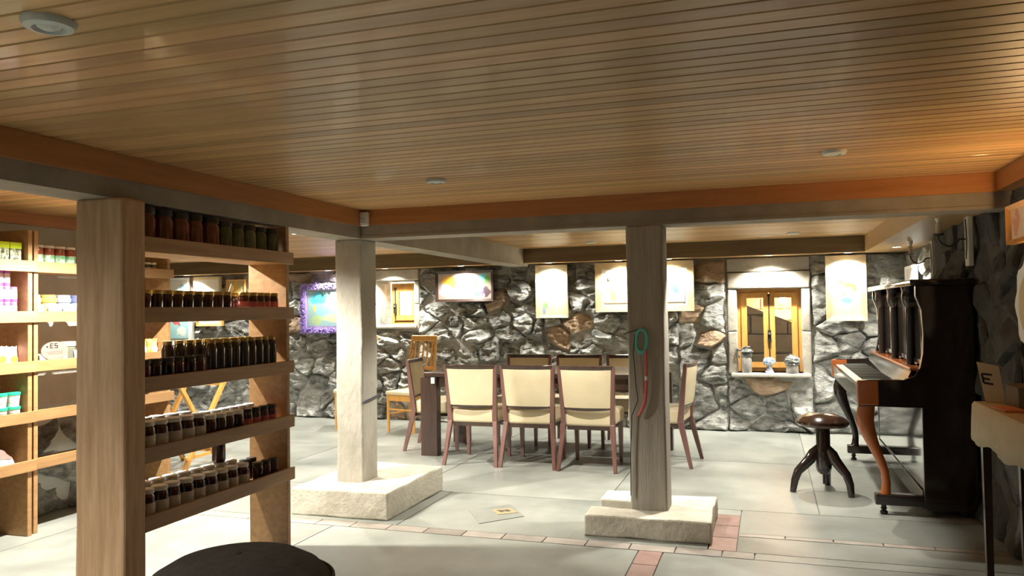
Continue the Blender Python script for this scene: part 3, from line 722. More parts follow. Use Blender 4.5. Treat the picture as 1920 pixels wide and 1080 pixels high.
row('lab4', XF, spread(2.90, 3.35, 0.089), S4, 1.06, 1.0); row('mid4', XF, spread(3.36, 3.66, 0.072), S4); row('pink4', XF, spread(3.67, 3.995, 0.070), S4)
row('lab4', XBk, spread(2.93, 3.40, 0.092), S4, 1.05, 1.0); row('mid4', XBk, spread(3.40, 3.98, 0.074), S4)
row('lab5', XF, spread(2.90, 3.75, 0.0885), S5, 1.05, 0.95); row('plain5', XF, spread(3.76, 3.995, 0.07), S5)
row('lab5', XBk, spread(2.93, 3.80, 0.092), S5, 1.05, 0.95); row('plain5', XBk, spread(3.80, 3.99, 0.072), S5)
yj = jar_proto('yellow_capped_jar', 'small jar with a yellow cloth cap in the back row of the lowest display shelf', 0.036, 0.16, jam_m, yellow_m, None, neck=0.98, lid_h=0.2)
yj['category'] = 'jar'; yj.location = (XBk, 2.93 + 0.092 * 7.5, S5 + 0.1485); yj['label'] = 'small jar with a yellow cloth cap standing on the back jars of the lowest shelf'

# price card clipped above the middle shelf
pc = thing('price_card', 'small white card standing tilted on the second display shelf', 'card', (-2.93, 3.76, S2 + 0.132))
obj('card', MB().prism([(-0.026, 0.0), (0.0, -0.0), (0.026, 0.028), (0.0, 0.055)], 'x', -0.001, 0.001), white_m, pc)

# ---- goods on the wall shelves (front face at x = -4.52 / -4.54, shelf tops as SZ)
XA = -4.60
# yellow-lidded boxes
for k, yy in enumerate((3.66, 3.745)):
    t = thing('tea_box', ('lime topped printed box at the left picture edge on the upper wall shelf', 'lime topped printed box beside the upright of the upper wall shelf')[k], 'box', (XA, yy, S1), group='lime boxes on the wall shelf')
    obj('carton', MB().box((-0.04, -0.038, 0), (0.04, 0.038, 0.125)), mat('printed_carton', (0.05, 0.06, 0.05), 0.5, scale=30, col2=(0.62, 0.66, 0.42), sharp=0.15), t)
    obj('lid', MB().box((-0.042, -0.04, 0.125), (0.042, 0.04, 0.165)), mat('lime_card', (0.62, 0.82, 0.02), 0.5, var=0.05), t)
    obj('base_band', MB().box((-0.0415, -0.0395, 0.0), (0.0415, 0.0395, 0.03)), mat('lime_card', (0.62, 0.82, 0.02)), t)
# purple cans stacked in three layers
cans = thing('spice_can', 'white and purple spice can in the stack on the wall shelf', 'can', (0, 0, -50), group='purple spice cans')
obj('can', MB().lathe([(0.021, 0), (0.022, 0.003), (0.022, 0.085), (0.02, 0.088)], 16), mat('can_print', (0.75, 0.62, 0.68), 0.35, scale=40, col2=(0.86, 0.84, 0.78)), cans, smooth=True)
obj('band', MB().lathe([(0.0224, 0.004), (0.0224, 0.026)], 16), mat('purple_print', (0.50, 0.06, 0.42), 0.35, var=0.1), cans, smooth=True)
obj('cap', MB().lathe([(0.0215, 0.086), (0.0215, 0.1), (0.018, 0.103)], 16), mat('violet_cap', (0.45, 0.12, 0.50), 0.35), cans, smooth=True)
first = True
for layer, ys in ((0, (3.60, 3.648, 3.696, 3.744)), (1, (3.60, 3.648, 3.696, 3.744)), (2, (3.615, 3.663, 3.711))):
    for yy in ys:
        p = (XA + 0.02, yy, S2 + layer * 0.1035)
        if layer == 2: p = (XA + 0.0, yy, S2 + layer * 0.1035)
        lb = 'white and purple spice can, %s layer of the stack, %s from the left' % (('bottom', 'middle', 'top')[layer], ORD[ys.index(yy)])
        if first: cans.location = p; first = False; cans['label'] = lb
        else: dup(cans, p, rj.uniform(0, 6), lb)
# snack bags
def snack_bag(label, x, y, z, w_, h, d, colm, badge, lean=0.0, rz=math.pi / 2, grp='snack bags on the wall shelves'):
    t = thing('snack_bag', label, 'bag', (x, y, z), rz, grp); n = 8; vs = []; fs = []
    for j in range(n + 1):
        for sgn in (1, -1):
            for i in range(n + 1):
                u = i / n * 2 - 1; v = j / n
                th = d / 2 * (1 - abs(u) ** 3) * (math.sin(math.pi * min(1, v * 0.92 + 0.08)) ** 0.6 if v < 1 else 0.05) + 0.001
                vs.append((u * w_ / 2 * (1 - 0.08 * math.sin(math.pi * v)), sgn * -th + lean * v * h, v * h + 0.004 * math.sin(u * 9 + v * 5)))
    q = n + 1
    for j in range(n):
        for sidx in range(2):
            for i in range(n):
                a = (j * 2 + sidx) * q + i; b = ((j + 1) * 2 + sidx) * q + i
                fs.append((a, a + 1, b + 1, b))
    obj('pouch', MB().add(vs, fs), colm, t, smooth=True)
    obj('badge', MB().lathe([(w_ * 0.26, 0), (w_ * 0.26, 0.003)], 16, (0, -d / 2 - 0.002 + lean * h * 0.4, h * 0.45), 'y'), badge, t)
    return t
wpk = mat('white_packet', (0.80, 0.76, 0.74), 0.3, scale=10, col2=(0.84, 0.82, 0.80), bump=0.2)
ppk = mat('lilac_packet', (0.55, 0.22, 0.52), 0.3, scale=9, col2=(0.85, 0.80, 0.80), bump=0.2)
ybd = mat('yellow_badge', (0.85, 0.62, 0.05), 0.4)
snack_bag('white snack bag with yellow badge at the left picture edge', XA + 0.01, 3.66, S3, 0.10, 0.15, 0.05, wpk, ybd)
snack_bag('lilac snack bag leaning against the upright of the wall shelf', XA + 0.01, 3.75, S3, 0.09, 0.145, 0.05, ppk, ybd, 0.15)
# green-lidded tubs 2 x 2
tub = thing('plastic_tub', 'white tub with green lid stacked on the lower wall shelf', 'tub', (0, 0, -50), group='green lidded tubs')
obj('tub', MB().lathe([(0.033, 0), (0.040, 0.075), (0.040, 0.078)], 20), mat('tub_white', (0.76, 0.76, 0.70), 0.4, var=0.04), tub, smooth=True)
obj('print', MB().lathe([(0.0352, 0.02), (0.0388, 0.055)], 20), mat('tub_print', (0.36, 0.26, 0.22), 0.4, scale=16, col2=(0.74, 0.72, 0.66), sharp=0.1), tub, smooth=True)
obj('lid', MB().lathe([(0.043, 0.072), (0.043, 0.086), (0.038, 0.089)], 20), mat('green_lid', (0.02, 0.42, 0.22), 0.4, var=0.05), tub, smooth=True)
first = True
for z in (0, 0.0895):
    for yy in (3.655, 3.745):
        p = (XA + 0.02, yy, S4 + z)
        lb = 'white tub with green lid on the lower wall shelf, %s %s one' % ('upper' if z else 'lower', 'left' if yy < 3.7 else 'right')
        if first: tub.location = p; first = False; tub['label'] = lb
        else: dup(tub, p, rj.uniform(0, 6), lb)
sk = thing('cloth_sack', 'white and brown cloth sack slumped on the lowest wall shelf', 'sack', (XA, 3.66, S5))
mb = MB().lathe([(0.06, 0), (0.085, 0.02), (0.09, 0.05), (0.075, 0.085), (0.04, 0.105), (0.02, 0.115)], 18)
mb.v = [tuple(Vector(p) + mnoise.noise_vector(Vector(p) * 18) * 0.012) for p in mb.v]
mb.v = [(p[0], p[1], max(0.0005, p[2])) for p in mb.v]
obj('sack', mb, mat('sack_cloth', (0.70, 0.68, 0.64), 0.8, bump=0.3), sk, smooth=True)
mb = MB().lathe([(0.078, 0.082), (0.05, 0.112), (0.03, 0.135), (0.012, 0.14)], 18)
mb.v = [tuple(Vector(p) + mnoise.noise_vector(Vector(p) * 18) * 0.012) for p in mb.v]
obj('cover', mb, mat('brown_cloth', (0.20, 0.12, 0.10), 0.8), sk, smooth=True)

# brown bottles with green labels
XBb = -4.615
bt = jar_proto('brown_jar', 'red-brown jar with green and white label on the upper wall shelf', 0.037, 0.165, mat('amber_glass', (0.20, 0.04, 0.02), 0.1, scale=14, col2=(0.34, 0.09, 0.04), coat=0.5), whitelid_m,
               mat('green_print', (0.16, 0.42, 0.20), 0.5, scale=26, col2=(0.66, 0.74, 0.62), sharp=0.14), lab=(0.22, 0.62), neck=0.92, lid_h=0.09, group='brown jars with green labels')
for k, yy in enumerate((3.945, 4.03, 4.115, 4.2)):
    lb = 'red-brown jar with green label on the upper wall shelf, %s from the left' % ORD[k]
    if k == 0: bt.location = (XBb, yy, S1); bt['label'] = lb
    else: dup(bt, (XBb, yy, S1), rj.uniform(0, 6), lb)
sj = jar_proto('spice_jar', 'small spice jar with pale lid in the far bay of the upper wall shelf', 0.026, 0.10, grn_m, whitelid_m, paper_m, neck=0.9, group='spice jars on the upper wall shelf')
for k in range(9):
    p = (XBb + 0.01, 4.50 + k * 0.058, S1)
    lb = 'small spice jar in the far bay of the upper wall shelf, %s from the left' % ORD[k]
    if k == 0: sj.location = p; sj['label'] = lb
    else: dup(sj, p, rj.uniform(0, 6), lb)
# cookie pots with round labels
def pot(label, y, lidm, bandm):
    t = thing('cookie_pot', label, 'jar', (XBb, y, S2), group='cookie pots on the wall shelf')
    obj('pot', MB().lathe([(0.042, 0), (0.050, 0.012), (0.052, 0.06), (0.048, 0.10), (0.040, 0.112)], 22), bandm, t, smooth=True)
    obj('lid', MB().lathe([(0.050, 0.108), (0.052, 0.116), (0.052, 0.134), (0.046, 0.138), (0.046, 0.156), (0.040, 0.160)], 22), lidm, t, smooth=True)
    obj('round_label', MB().lathe([(0.044, 0), (0.044, 0.004)], 22, (0.050, 0, 0.058), 'x'), wpk, t)
pot('cookie pot with white lid half hidden by the shelf upright', 3.91, whitelid_m, paper_m)
pot('cookie pot with orange lid and white round label', 4.03, mat('orange_lid', (0.70, 0.30, 0.05), 0.4), mat('orange_pot', (0.66, 0.36, 0.10), 0.4))
pot('cookie pot with grey-blue lid and white round label', 4.145, mat('slate_lid', (0.16, 0.20, 0.26), 0.4), mat('slate_pot', (0.22, 0.30, 0.40), 0.4))
pot('cookie pot with dark blue lid half hidden by the wooden post', 4.26, mat('navy_lid', (0.07, 0.08, 0.16), 0.4), mat('blue_pot', (0.3, 0.38, 0.55), 0.4))
# tray with a lettered oval card
ty = thing('lettered_tray', 'white tray with an oval card lettered ES on the middle wall shelf', 'tray', (XBb, 4.03, S3))
obj('tray', MB().prism([(-0.10, 0), (0.10, 0), (0.11, 0.085), (-0.11, 0.085)], 'x', -0.045, 0.055), wpk, ty, bevel=0.006)
ov = [(0.105 * math.cos(a), 0.105 + 0.062 * math.sin(a)) for a in [2 * math.pi * k / 28 for k in range(28)]]
obj('card', MB().prism(ov, 'x', 0.056, 0.060), mat('tan_card', (0.24, 0.18, 0.15), 0.7, var=0.08), ty)
def letters(par, strokes, x, m_, th=0.006):
    mb = MB()
    for (y0, z0, y1, z1) in strokes:
        d = Vector((y1 - y0, z1 - z0)); d.normalize(); nrm = Vector((-d.y, d.x)) * th / 2; e = d * th / 2
        mb.prism([(y0 - e.x + nrm.x, z0 - e.y + nrm.y), (y1 + e.x + nrm.x, z1 + e.y + nrm.y), (y1 + e.x - nrm.x, z1 + e.y - nrm.y), (y0 - e.x - nrm.x, z0 - e.y - nrm.y)], 'x', x, x + 0.0012)
    return obj('lettering', mb, m_, par)
ink_m = mat('black_ink', (0.02, 0.02, 0.02), 0.6)
zE = 0.125
letters(ty, [(-0.035, zE, -0.035, zE + 0.028), (-0.035, zE + 0.028, -0.015, zE + 0.028), (-0.035, zE + 0.014, -0.018, zE + 0.014), (-0.035, zE, -0.015, zE),
             (0.02, zE + 0.028, 0.0, zE + 0.028), (0.0, zE + 0.028, 0.0, zE + 0.014), (0.0, zE + 0.014, 0.02, zE + 0.014), (0.02, zE + 0.014, 0.02, zE), (0.02, zE, 0.0, zE),
             (-0.062, zE + 0.006, -0.056, zE + 0.012), (-0.062, zE + 0.012, -0.056, zE + 0.006)], 0.0602, ink_m, 0.005)
letters(ty, [(-0.06, 0.098, 0.055, 0.101), (-0.05, 0.086, 0.06, 0.089)], 0.0602, mat('red_ink', (0.4, 0.12, 0.1), 0.6), 0.004)
bj = jar_proto('glass_canister', 'glass canister with grey lid next to the lettered tray', 0.048, 0.16, mat('smoky_glass', (0.12, 0.12, 0.09), 0.1, coat=0.5), mat('pewter_lid', (0.3, 0.3, 0.26), 0.35), None, neck=0.9, lid_h=0.2)
bj['category'] = 'jar'; bj.location = (XBb - 0.02, 4.21, S3)
snack_bag('white snack bag beside the glass canister', XBb + 0.045, 4.25, S3, 0.10, 0.10, 0.04, wpk, wpk, 0.1)
opk = mat('orange_packet', (0.75, 0.30, 0.02), 0.3, scale=16, col2=(0.9, 0.68, 0.3), bump=0.2, sharp=0.1)
for k, lb in enumerate(('orange snack bag next to the wooden post, seen through the display shelf', 'orange snack bag second from the wooden post, seen through the display shelf', 'orange snack bag with white top, third from the wooden post', 'orange snack bag furthest from the wooden post, seen through the display shelf')):
    snack_bag(lb, XBb + 0.02, 4.62 + k * 0.11, S3, 0.11, 0.15, 0.05, opk, mat('cream_badge', (0.85, 0.75, 0.5), 0.4), 0.05)
wbx = thing('white_carton', 'white carton on the second wall shelf, seen through the display shelf', 'box', (XBb, 4.75, S2))
obj('carton', MB().box((-0.06, -0.08, 0), (0.06, 0.06, 0.09)), wpk, wbx, bevel=0.003)
obj('flap', MB().box((-0.061, -0.081, 0.075), (0.061, 0.061, 0.092)), white_m, wbx, bevel=0.002)

# ------------------------------------------------------------------ DINING GROUP
tb = thing('dining_table', 'long dark wooden dining table with slab legs, between the upholstered chairs', 'table', (-2.06, 7.42, 0))
obj('tabletop', MB().rbox((-1.13, -0.47, 0.765), (1.13, 0.47, 0.808), 0.006), walnut_m, tb, smooth=True)
obj('apron', MB().box((-1.06, -0.42, 0.665), (1.06, 0.42, 0.765)), walnut_m, tb)
for sx in (-1, 1):
    for sy in (-1, 1):
        obj('leg', MB().box((sx * 1.085 - 0.085, sy * 0.41 - 0.05, 0), (sx * 1.085 + 0.085 - (0.02 if sx > 0 else 0), sy * 0.41 + 0.05, 0.765)), walnut_m, tb, bevel=0.004)
mt_ = thing('table_mat', 'small pale clip hanging at the table corner by the left end chair', 'clip', (-3.09, 6.945, 0.73))
obj('clip', MB().rbox((-0.02, -0.008, -0.03), (0.02, 0.003, 0.03), 0.004), white_m, mt_, smooth=True)
mt_['category'] = 'clip'; mt_.name = 'table_clip'

def dining_chair():
    t = thing('dining_chair', 'x', 'chair', (0, 0, 0), group='cream upholstered dining chairs')
    W = 0.235
    for s in (-1, 1):
        # rear leg and back post in one piece
        obj('leg', MB().bar((s * 0.25, -0.30, 0), (s * 0.215, -0.205, 0.40), 0.03, 0.032, (0.042, 0.05)).bar((s * 0.215, -0.205, 0.40), (s * 0.238, -0.262, 0.905), 0.042, 0.05, (0.03, 0.03)), redwal_m, t, bevel=0.003)
        obj('leg', MB().bar((s * 0.205, 0.235, 0), (s * 0.205, 0.225, 0.42), 0.03, 0.03, (0.045, 0.045)), redwal_m, t, bevel=0.003)
    n = 10
    # seat, upholstered, slightly wider in front
    mb = MB().rbox((-0.235, -0.21, 0.375), (0.235, 0.265, 0.505), 0.03, 3)
    mb.v = [(x * (0.90 + 0.12 * (y + 0.21) / 0.475), y, z + (0.012 * (1 - (x / 0.24) ** 2) if z > 0.47 else 0)) for x, y, z in mb.v]
    obj('seat', mb, cream_m, t, smooth=True)
    # curved padded back
    def sheet(z0, z1, w0, w1, th, yo, m_, name):
        vs = []; fs = []; nz = 6
        for side in (0, 1):
            for j in range(nz + 1):
                v = j / nz; z = z0 + (z1 - z0) * v; hw = w0 + (w1 - w0) * v
                yb = -0.205 - (z - 0.40) * 0.113 + yo
                for i in range(n + 1):
                    u = i / n * 2 - 1
                    pad = 0.008 * (1 - abs(u) ** 6) * (1 - abs(2 * v - 1) ** 6)
                    y = yb - 0.022 * (1 - u * u) + (th / 2 + pad) * (1 if side else -1)
                    dz = -0.012 * (1 - u * u) if (j == 0) else 0
                    vs.append((u * hw, y, z + dz))
        q = n + 1; m0 = (nz + 1) * q
        for side in (0, 1):
            for j in range(nz):
                for i in range(n):
                    a = side * m0 + j * q + i; fs.append((a, a + 1, a + q + 1, a + q))
        for j in range(nz):
            for i in (0, n):
                a = j * q + i; fs.append((a, a + q, a + q + m0, a + m0))
        for i in range(n):
            for j in (0, nz):
                a = j * q + i; fs.append((a, a + 1, a + 1 + m0, a + m0))
        obj(name, MB().add(vs, fs), m_, t, smooth=True)
    sheet(0.545, 0.872, 0.202, 0.222, 0.036, 0.0, cream_m, 'backrest')
    sheet(0.874, 0.910, 0.238, 0.244, 0.028, 0.0, walnut_m, 'top_rail')
    sheet(0.528, 0.546, 0.205, 0.206, 0.026, 0.0, walnut_m, 'bottom_rail')
    obj('seat_rail', MB().box((-0.19, -0.20, 0.345), (0.19, 0.23, 0.378)), walnut_m, t)
    return t
dc = dining_chair()
def chair_at(x, y, rz, label, first=[True]):
    if first[0]:
        first[0] = False; dc.location = (x, y, 0); dc.rotation_euler = (0, 0, rz); dc['label'] = label; return dc
    return dup(dc, (x, y, 0), rz, label)
chair_at(-2.585, 6.89, rad(1), 'cream dining chair with its back to the camera, left one of three')
chair_at(-2.045, 6.90, rad(0), 'cream dining chair with its back to the camera, middle one of three')
chair_at(-1.505, 6.88, rad(0), 'cream dining chair with its back to the camera, nearest the timber column')
chair_at(-2.50, 7.97, rad(180), 'cream dining chair beyond the table facing the camera, left one of three')
chair_at(-1.94, 7.97, rad(180), 'cream dining chair beyond the table facing the camera, middle one of three')
chair_at(-1.39, 7.97, rad(180), 'cream dining chair beyond the table, half hidden by the timber column')
chair_at(-3.24, 7.44, rad(-82), 'cream dining chair at the left end of the table, seen from its side')
chair_at(-0.93, 7.22, rad(84), 'cream dining chair at the right end of the table, right of the timber column')

def slat_chair():
    t = thing('slatted_chair', 'x', 'chair', (0, 0, 0), group='light oak slatted chairs')
    for s in (-1, 1):
        obj('leg', MB().tube([(s * 0.19, -0.21, 0), (s * 0.185, -0.18, 0.44), (s * 0.185, -0.20, 0.8), (s * 0.18, -0.25, 1.09)], [0.018, 0.02, 0.018, 0.016], 8), oak_m, t, smooth=True)
        obj('leg', MB().tube([(s * 0.19, 0.2, 0), (s * 0.19, 0.2, 0.43)], [0.017, 0.021], 8), oak_m, t, smooth=True)
        obj('stretcher', MB().tube([(s * 0.19, -0.195, 0.2), (s * 0.19, 0.2, 0.2)], 0.011, 8), oak_m, t, smooth=True)
        obj('seat_rail', MB().box((s * 0.19 - 0.012, -0.18, 0.36), (s * 0.19 + 0.012, 0.2, 0.43)), oak_m, t)
    obj('seat_rail', MB().box((-0.19, 0.19, 0.36), (0.19, 0.21, 0.43)), oak_m, t)
    obj('seat_rail', MB().box((-0.19, -0.19, 0.36), (0.19, -0.17, 0.43)), oak_m, t)
    obj('stretcher', MB().tube([(-0.19, 0.2, 0.26), (0.19, 0.2, 0.26)], 0.011, 8), oak_m, t, smooth=True)
    obj('seat', MB().rbox((-0.215, -0.19, 0.43), (0.215, 0.235, 0.475), 0.02, 2), cream_m, t, smooth=True)
    obj('top_rail', MB().rbox((-0.19, -0.268, 1.04), (0.19, -0.232, 1.11), 0.012, 2), oak_m, t, smooth=True)
    obj('lower_rail', MB().box((-0.18, -0.205, 0.70), (0.18, -0.18, 0.74)), oak_m, t)
    for k in range(5): obj('slat', MB().bar((-0.13 + k * 0.065, -0.192, 0.735), (-0.13 + k * 0.065, -0.25, 1.05), 0.02, 0.01), oak_m, t)
    return t
sc1 = slat_chair(); sc1.location = (-4.02, 8.42, 0); sc1.rotation_euler = (0, 0, rad(166)); sc1['label'] = 'light oak slatted chair by the stone wall behind the left end of the table'
dup(sc1, (-4.83, 8.52, 0), rad(112), 'light oak slatted chair by the stone wall hidden behind the concrete column')

tr = thing('wooden_trestle', 'light wooden folding trestle seen through the lower display shelves', 'trestle', (-4.95, 5.90, 0))
for s in (0, 1):
    ox = -0.42 * s
    obj('leg', MB().tube([(ox + 0.05, -0.32, 0.80), (ox - 0.04, 0.33, 0.0)], 0.017, 4, square=True), oak_m, tr)
    obj('leg', MB().tube([(ox - 0.03, -0.165, 0.0), (ox + 0.04, 0.30, 0.78)], 0.017, 4, square=True), oak_m, tr)
    obj('brace', MB().tube([(ox - 0.03, -0.15, 0.11), (ox - 0.04, 0.29, 0.11)], 0.014, 4, square=True), oak_m, tr)
for yy, zz in ((-0.30, 0.775), (0.28, 0.75), (0.30, 0.12)):
    obj('crossbar', MB().box((-0.42, yy - 0.015, zz - 0.02), (0.04, yy + 0.015, zz + 0.02)), oak_m, tr)

# ------------------------------------------------------------------ PIANO
pn = thing('upright_piano', 'tall black upright piano with open keyboard against the right wall', 'piano', (1.1, 6.83, 0))
X0, X1, Y0, Y1 = 0.95 - 1.1, 1.265 - 1.1, 5.72 - 6.83, 7.95 - 6.83
XK = 0.565 - 1.1
# side cheeks with the curved profile over the key block
prof = [(X1, 0.10), (X1, 1.52), (X0 - 0.02, 1.52), (X0 - 0.02, 1.45), (X0 + 0.012, 1.36), (X0 + 0.02, 1.2), (X0 + 0.015, 1.08), (X0 - 0.005, 0.98), (X0 - 0.04, 0.925), (X0 - 0.10, 0.90), (XK + 0.06, 0.897),
        (XK + 0.02, 0.89), (XK, 0.865), (XK, 0.72), (X0, 0.715), (X0, 0.10)]
for (a, b) in ((Y0, Y0 + 0.045), (Y1 - 0.045, Y1)):
    spn = obj('side_panel', MB().prism(prof, 'y', a, b), piano_m, pn, bevel=0.004)
    obj('key_cheek', MB().rbox((XK - 0.004, a - 0.004, 0.725), (XK + 0.13, b + 0.004, 0.893), 0.012, 2), mahog_m, spn, smooth=True)
obj('case', MB().box((X0 + 0.03, Y0 + 0.045, 0.10), (X1, Y1 - 0.045, 1.52)), piano_m, pn)
obj('cornice', MB().rbox((X0 - 0.055, Y0 - 0.03, 1.52), (X1 + 0.01, Y1 + 0.03, 1.562), 0.01, 2), piano_m, pn, smooth=True)
obj('lower_panel', MB().box((X0 + 0.004, Y0 + 0.045, 0.17), (X0 + 0.03, Y1 - 0.045, 0.71)), mat('mirror_lacquer', (0.03, 0.025, 0.02), 0.04, var=0.2, coat=1.0, spec=0.9), pn)
obj('plinth_board', MB().box((X0 - 0.005, Y0 + 0.045, 0.05), (X0 + 0.03, Y1 - 0.045, 0.165)), piano_m, pn)
obj('base', MB().box((X0 + 0.01, Y0, 0.05), (X1, Y1, 0.10)), piano_m, pn)
# upper panel: frames and three turned half columns
for (a, b) in ((Y0 + 0.06, -0.42), (-0.38, 0.36), (0.40, Y1 - 0.06)):
    obj('upper_panel', MB().box((X0 + 0.018, a, 1.02), (X0 + 0.03, b, 1.47)), mat('mirror_lacquer', (0.03, 0.025, 0.02)), pn)
    obj('panel_frame', MB().box((X0 + 0.008, a, 1.0), (X0 + 0.03, b, 1.03)), piano_m, pn)
    obj('panel_frame', MB().box((X0 + 0.008, a, 1.45), (X0 + 0.03, b, 1.49)), piano_m, pn)
for yy in (7.50, 6.77, 6.08):
    obj('column', MB().lathe([(0.045, 0.93), (0.045, 0.97), (0.026, 0.985), (0.024, 1.12), (0.030, 1.2), (0.027, 1.33), (0.024, 1.375), (0.034, 1.385), (0.046, 1.42), (0.05, 1.46), (0.045, 1.48), (0.05, 1.52)], 16, (X0 - 0.005, yy - 6.83, 0)), piano_m, pn, smooth=True)
# key bed, keys, fall board and music lid
obj('key_bed', MB().box((XK + 0.005, Y0 + 0.045, 0.725), (X0 + 0.03, Y1 - 0.045, 0.80)), piano_m, pn, bevel=0.006)
obj('key_slip', MB().box((XK + 0.002, Y0 + 0.045, 0.79), (XK + 0.03, Y1 - 0.045, 0.845)), piano_m, pn, bevel=0.004)
ivory_m = mat('ivory_keys', (0.70, 0.66, 0.52), 0.25, var=0.06)
kw = (Y1 - Y0 - 0.13) / 52; kme = MB().rbox((XK + 0.032, 0.0006, 0.81), (X0 - 0.10, kw - 0.0006, 0.845), 0.002, 1).mesh('key'); kbe = MB().rbox((XK + 0.09, -0.006, 0.845), (X0 - 0.10, 0.006, 0.858), 0.002, 1).mesh('key')
for k in range(52):
    yk = Y0 + 0.065 + k * kw
    obj('key', kme, ivory_m, pn, loc=(0, yk, 0))
    if k % 7 not in (2, 6): obj('key', kbe, blacklid_m, pn, loc=(0, yk + kw, 0))
obj('fall_board', MB().prism([(X0 - 0.10, 0.845), (X0 - 0.085, 0.845), (X0 - 0.035, 0.955), (X0 - 0.05, 0.96)], 'y', Y0 + 0.05, Y1 - 0.05), piano_m, pn)
obj('name_board', MB().box((X0 - 0.11, Y0 + 0.05, 0.80), (X0 + 0.03, Y1 - 0.05, 0.85)), piano_m, pn)
obj('music_ledge', MB().rbox((X0 - 0.06, Y0 + 0.05, 0.955), (X0 + 0.03, Y1 - 0.05, 0.975), 0.006, 2), mahog_m, pn, smooth=True)
# cabriole legs, toe blocks and castors
for yy in (Y0 + 0.05, Y1 - 0.26):
    lx = XK + 0.045
    lg = [(lx + 0.012, 0.725, 0.052), (lx + 0.0, 0.66, 0.058), (lx - 0.0, 0.60, 0.056), (lx + 0.02, 0.53, 0.047), (lx + 0.05, 0.45, 0.037), (lx + 0.085, 0.36, 0.030), (lx + 0.112, 0.28, 0.027), (lx + 0.12, 0.21, 0.027), (lx + 0.115, 0.155, 0.030), (lx + 0.112, 0.132, 0.036)]
    obj('leg', MB().tube([(p[0], yy, p[1]) for p in lg], [p[2] for p in lg], 12, 0.8, 1.0), mahog_m if yy < 0 else piano_m, pn, smooth=True)
    tbk = obj('toe_block', MB().rbox((lx + 0.045, yy - 0.045, 0.065), (X0 + 0.03, yy + 0.045, 0.135), 0.01, 2), piano_m, pn, smooth=True)
    obj('castor', MB().lathe([(0.016, 0.066), (0.016, 0.045), (0.022, 0.038), (0.012, 0.028), (0.024, 0.018), (0.024, 0.004), (0.02, 0.0)], 12, (lx + 0.10, yy, 0)), iron_m, tbk, smooth=True)
obj('castor', MB().lathe([(0.03, 0.05), (0.03, 0.0)], 12, (X1 - 0.06, Y0 + 0.1, 0)), iron_m, pn); obj('castor', MB().lathe([(0.03, 0.05), (0.03, 0.0)], 12, (X1 - 0.06, Y1 - 0.1, 0)), iron_m, pn)

# revolving stool
so = thing('piano_stool', 'round black revolving stool with three curved legs in front of the piano', 'stool', (0.375, 6.33, 0))
obj('seat', MB().lathe([(0.02, 0.485), (0.12, 0.487), (0.175, 0.497), (0.19, 0.515), (0.186, 0.535), (0.15, 0.562), (0.09, 0.582), (0.03, 0.59), (0.001, 0.591)], 32), mat('brown_lacquer', (0.05, 0.022, 0.014), 0.14, coat=0.6), so, smooth=True)
obj('post', MB().lathe([(0.03, 0.135), (0.05, 0.155), (0.058, 0.19), (0.058, 0.33), (0.05, 0.345), (0.05, 0.472), (0.042, 0.487)], 20), piano_m, so, smooth=True)
obj('screw', MB().lathe([(0.01, 0.06), (0.01, 0.14)], 8), iron_m, so)
for (ex, ey) in ((-0.225, -0.06), (0.175, -0.14), (0.04, 0.24)):
    d = Vector((ex, ey)); L_ = d.length; d.normalize()
    pts = [(0.03, 0.335), (0.075, 0.29), (0.10, 0.245), (0.14, 0.205), (0.19, 0.155), (0.215, 0.09), (L_, 0.0)]
    obj('leg', MB().tube([(d.x * a, d.y * a, z) for a, z in pts], [0.028, 0.038, 0.04, 0.036, 0.031, 0.027, 0.022], 10, 0.8, 1.0), piano_m, so, smooth=True)

# ------------------------------------------------------------------ PICTURES
def picture(name, label, x0, x1, z0, z1, fw, frame_m, art, yw=None, mat_w=0.0, bev=0.015, fd=0.04, tiltx=0.0):
    y = (YB - 0.115) if yw is None else yw
    cx, cz = (x0 + x1) / 2, (z0 + z1) / 2; hw, hh = (x1 - x0) / 2, (z1 - z0) / 2
    t = thing(name, label, 'picture', (cx, y, cz), group='pictures on the stone walls')
    t.rotation_euler = (tiltx, 0, 0)
    for (a, b, c, d) in ((-hw, -hh, hw, -hh), (hw, -hh, hw, hh), (hw, hh, -hw, hh), (-hw, hh, -hw, -hh)):
        def inn(p, q, k): return (p - math.copysign(k, p), q - math.copysign(k, q))
        o0 = (a, b); o1 = (c, d); i0 = inn(a, b, fw); i1 = inn(c, d, fw)
        vs = [(o0[0], 0, o0[1]), (o1[0], 0, o1[1]), (i1[0], 0, i1[1]), (i0[0], 0, i0[1]),
              (o0[0], -fd, o0[1]), (o1[0], -fd, o1[1]), (i1[0], -fd + bev, i1[1]), (i0[0], -fd + bev, i0[1])]
        obj('frame_side', MB().add(vs, [(0, 1, 2, 3), (4, 5, 6, 7), (0, 1, 5, 4), (1, 2, 6, 5), (2, 3, 7, 6), (3, 0, 4, 7)]), frame_m, t)
    if mat_w:
        obj('mount', MB().box((-hw + fw, -0.014, -hh + fw), (hw - fw, -0.006, hh - fw)), mat('white_mount', (0.82, 0.80, 0.74), 0.7, var=0.02), t)
    k = fw + mat_w
    obj('canvas', MB().box((-hw + k, -0.02, -hh + k), (hw - k, -0.012, hh - k)), art, t)
    return t
cream_f = gold_m
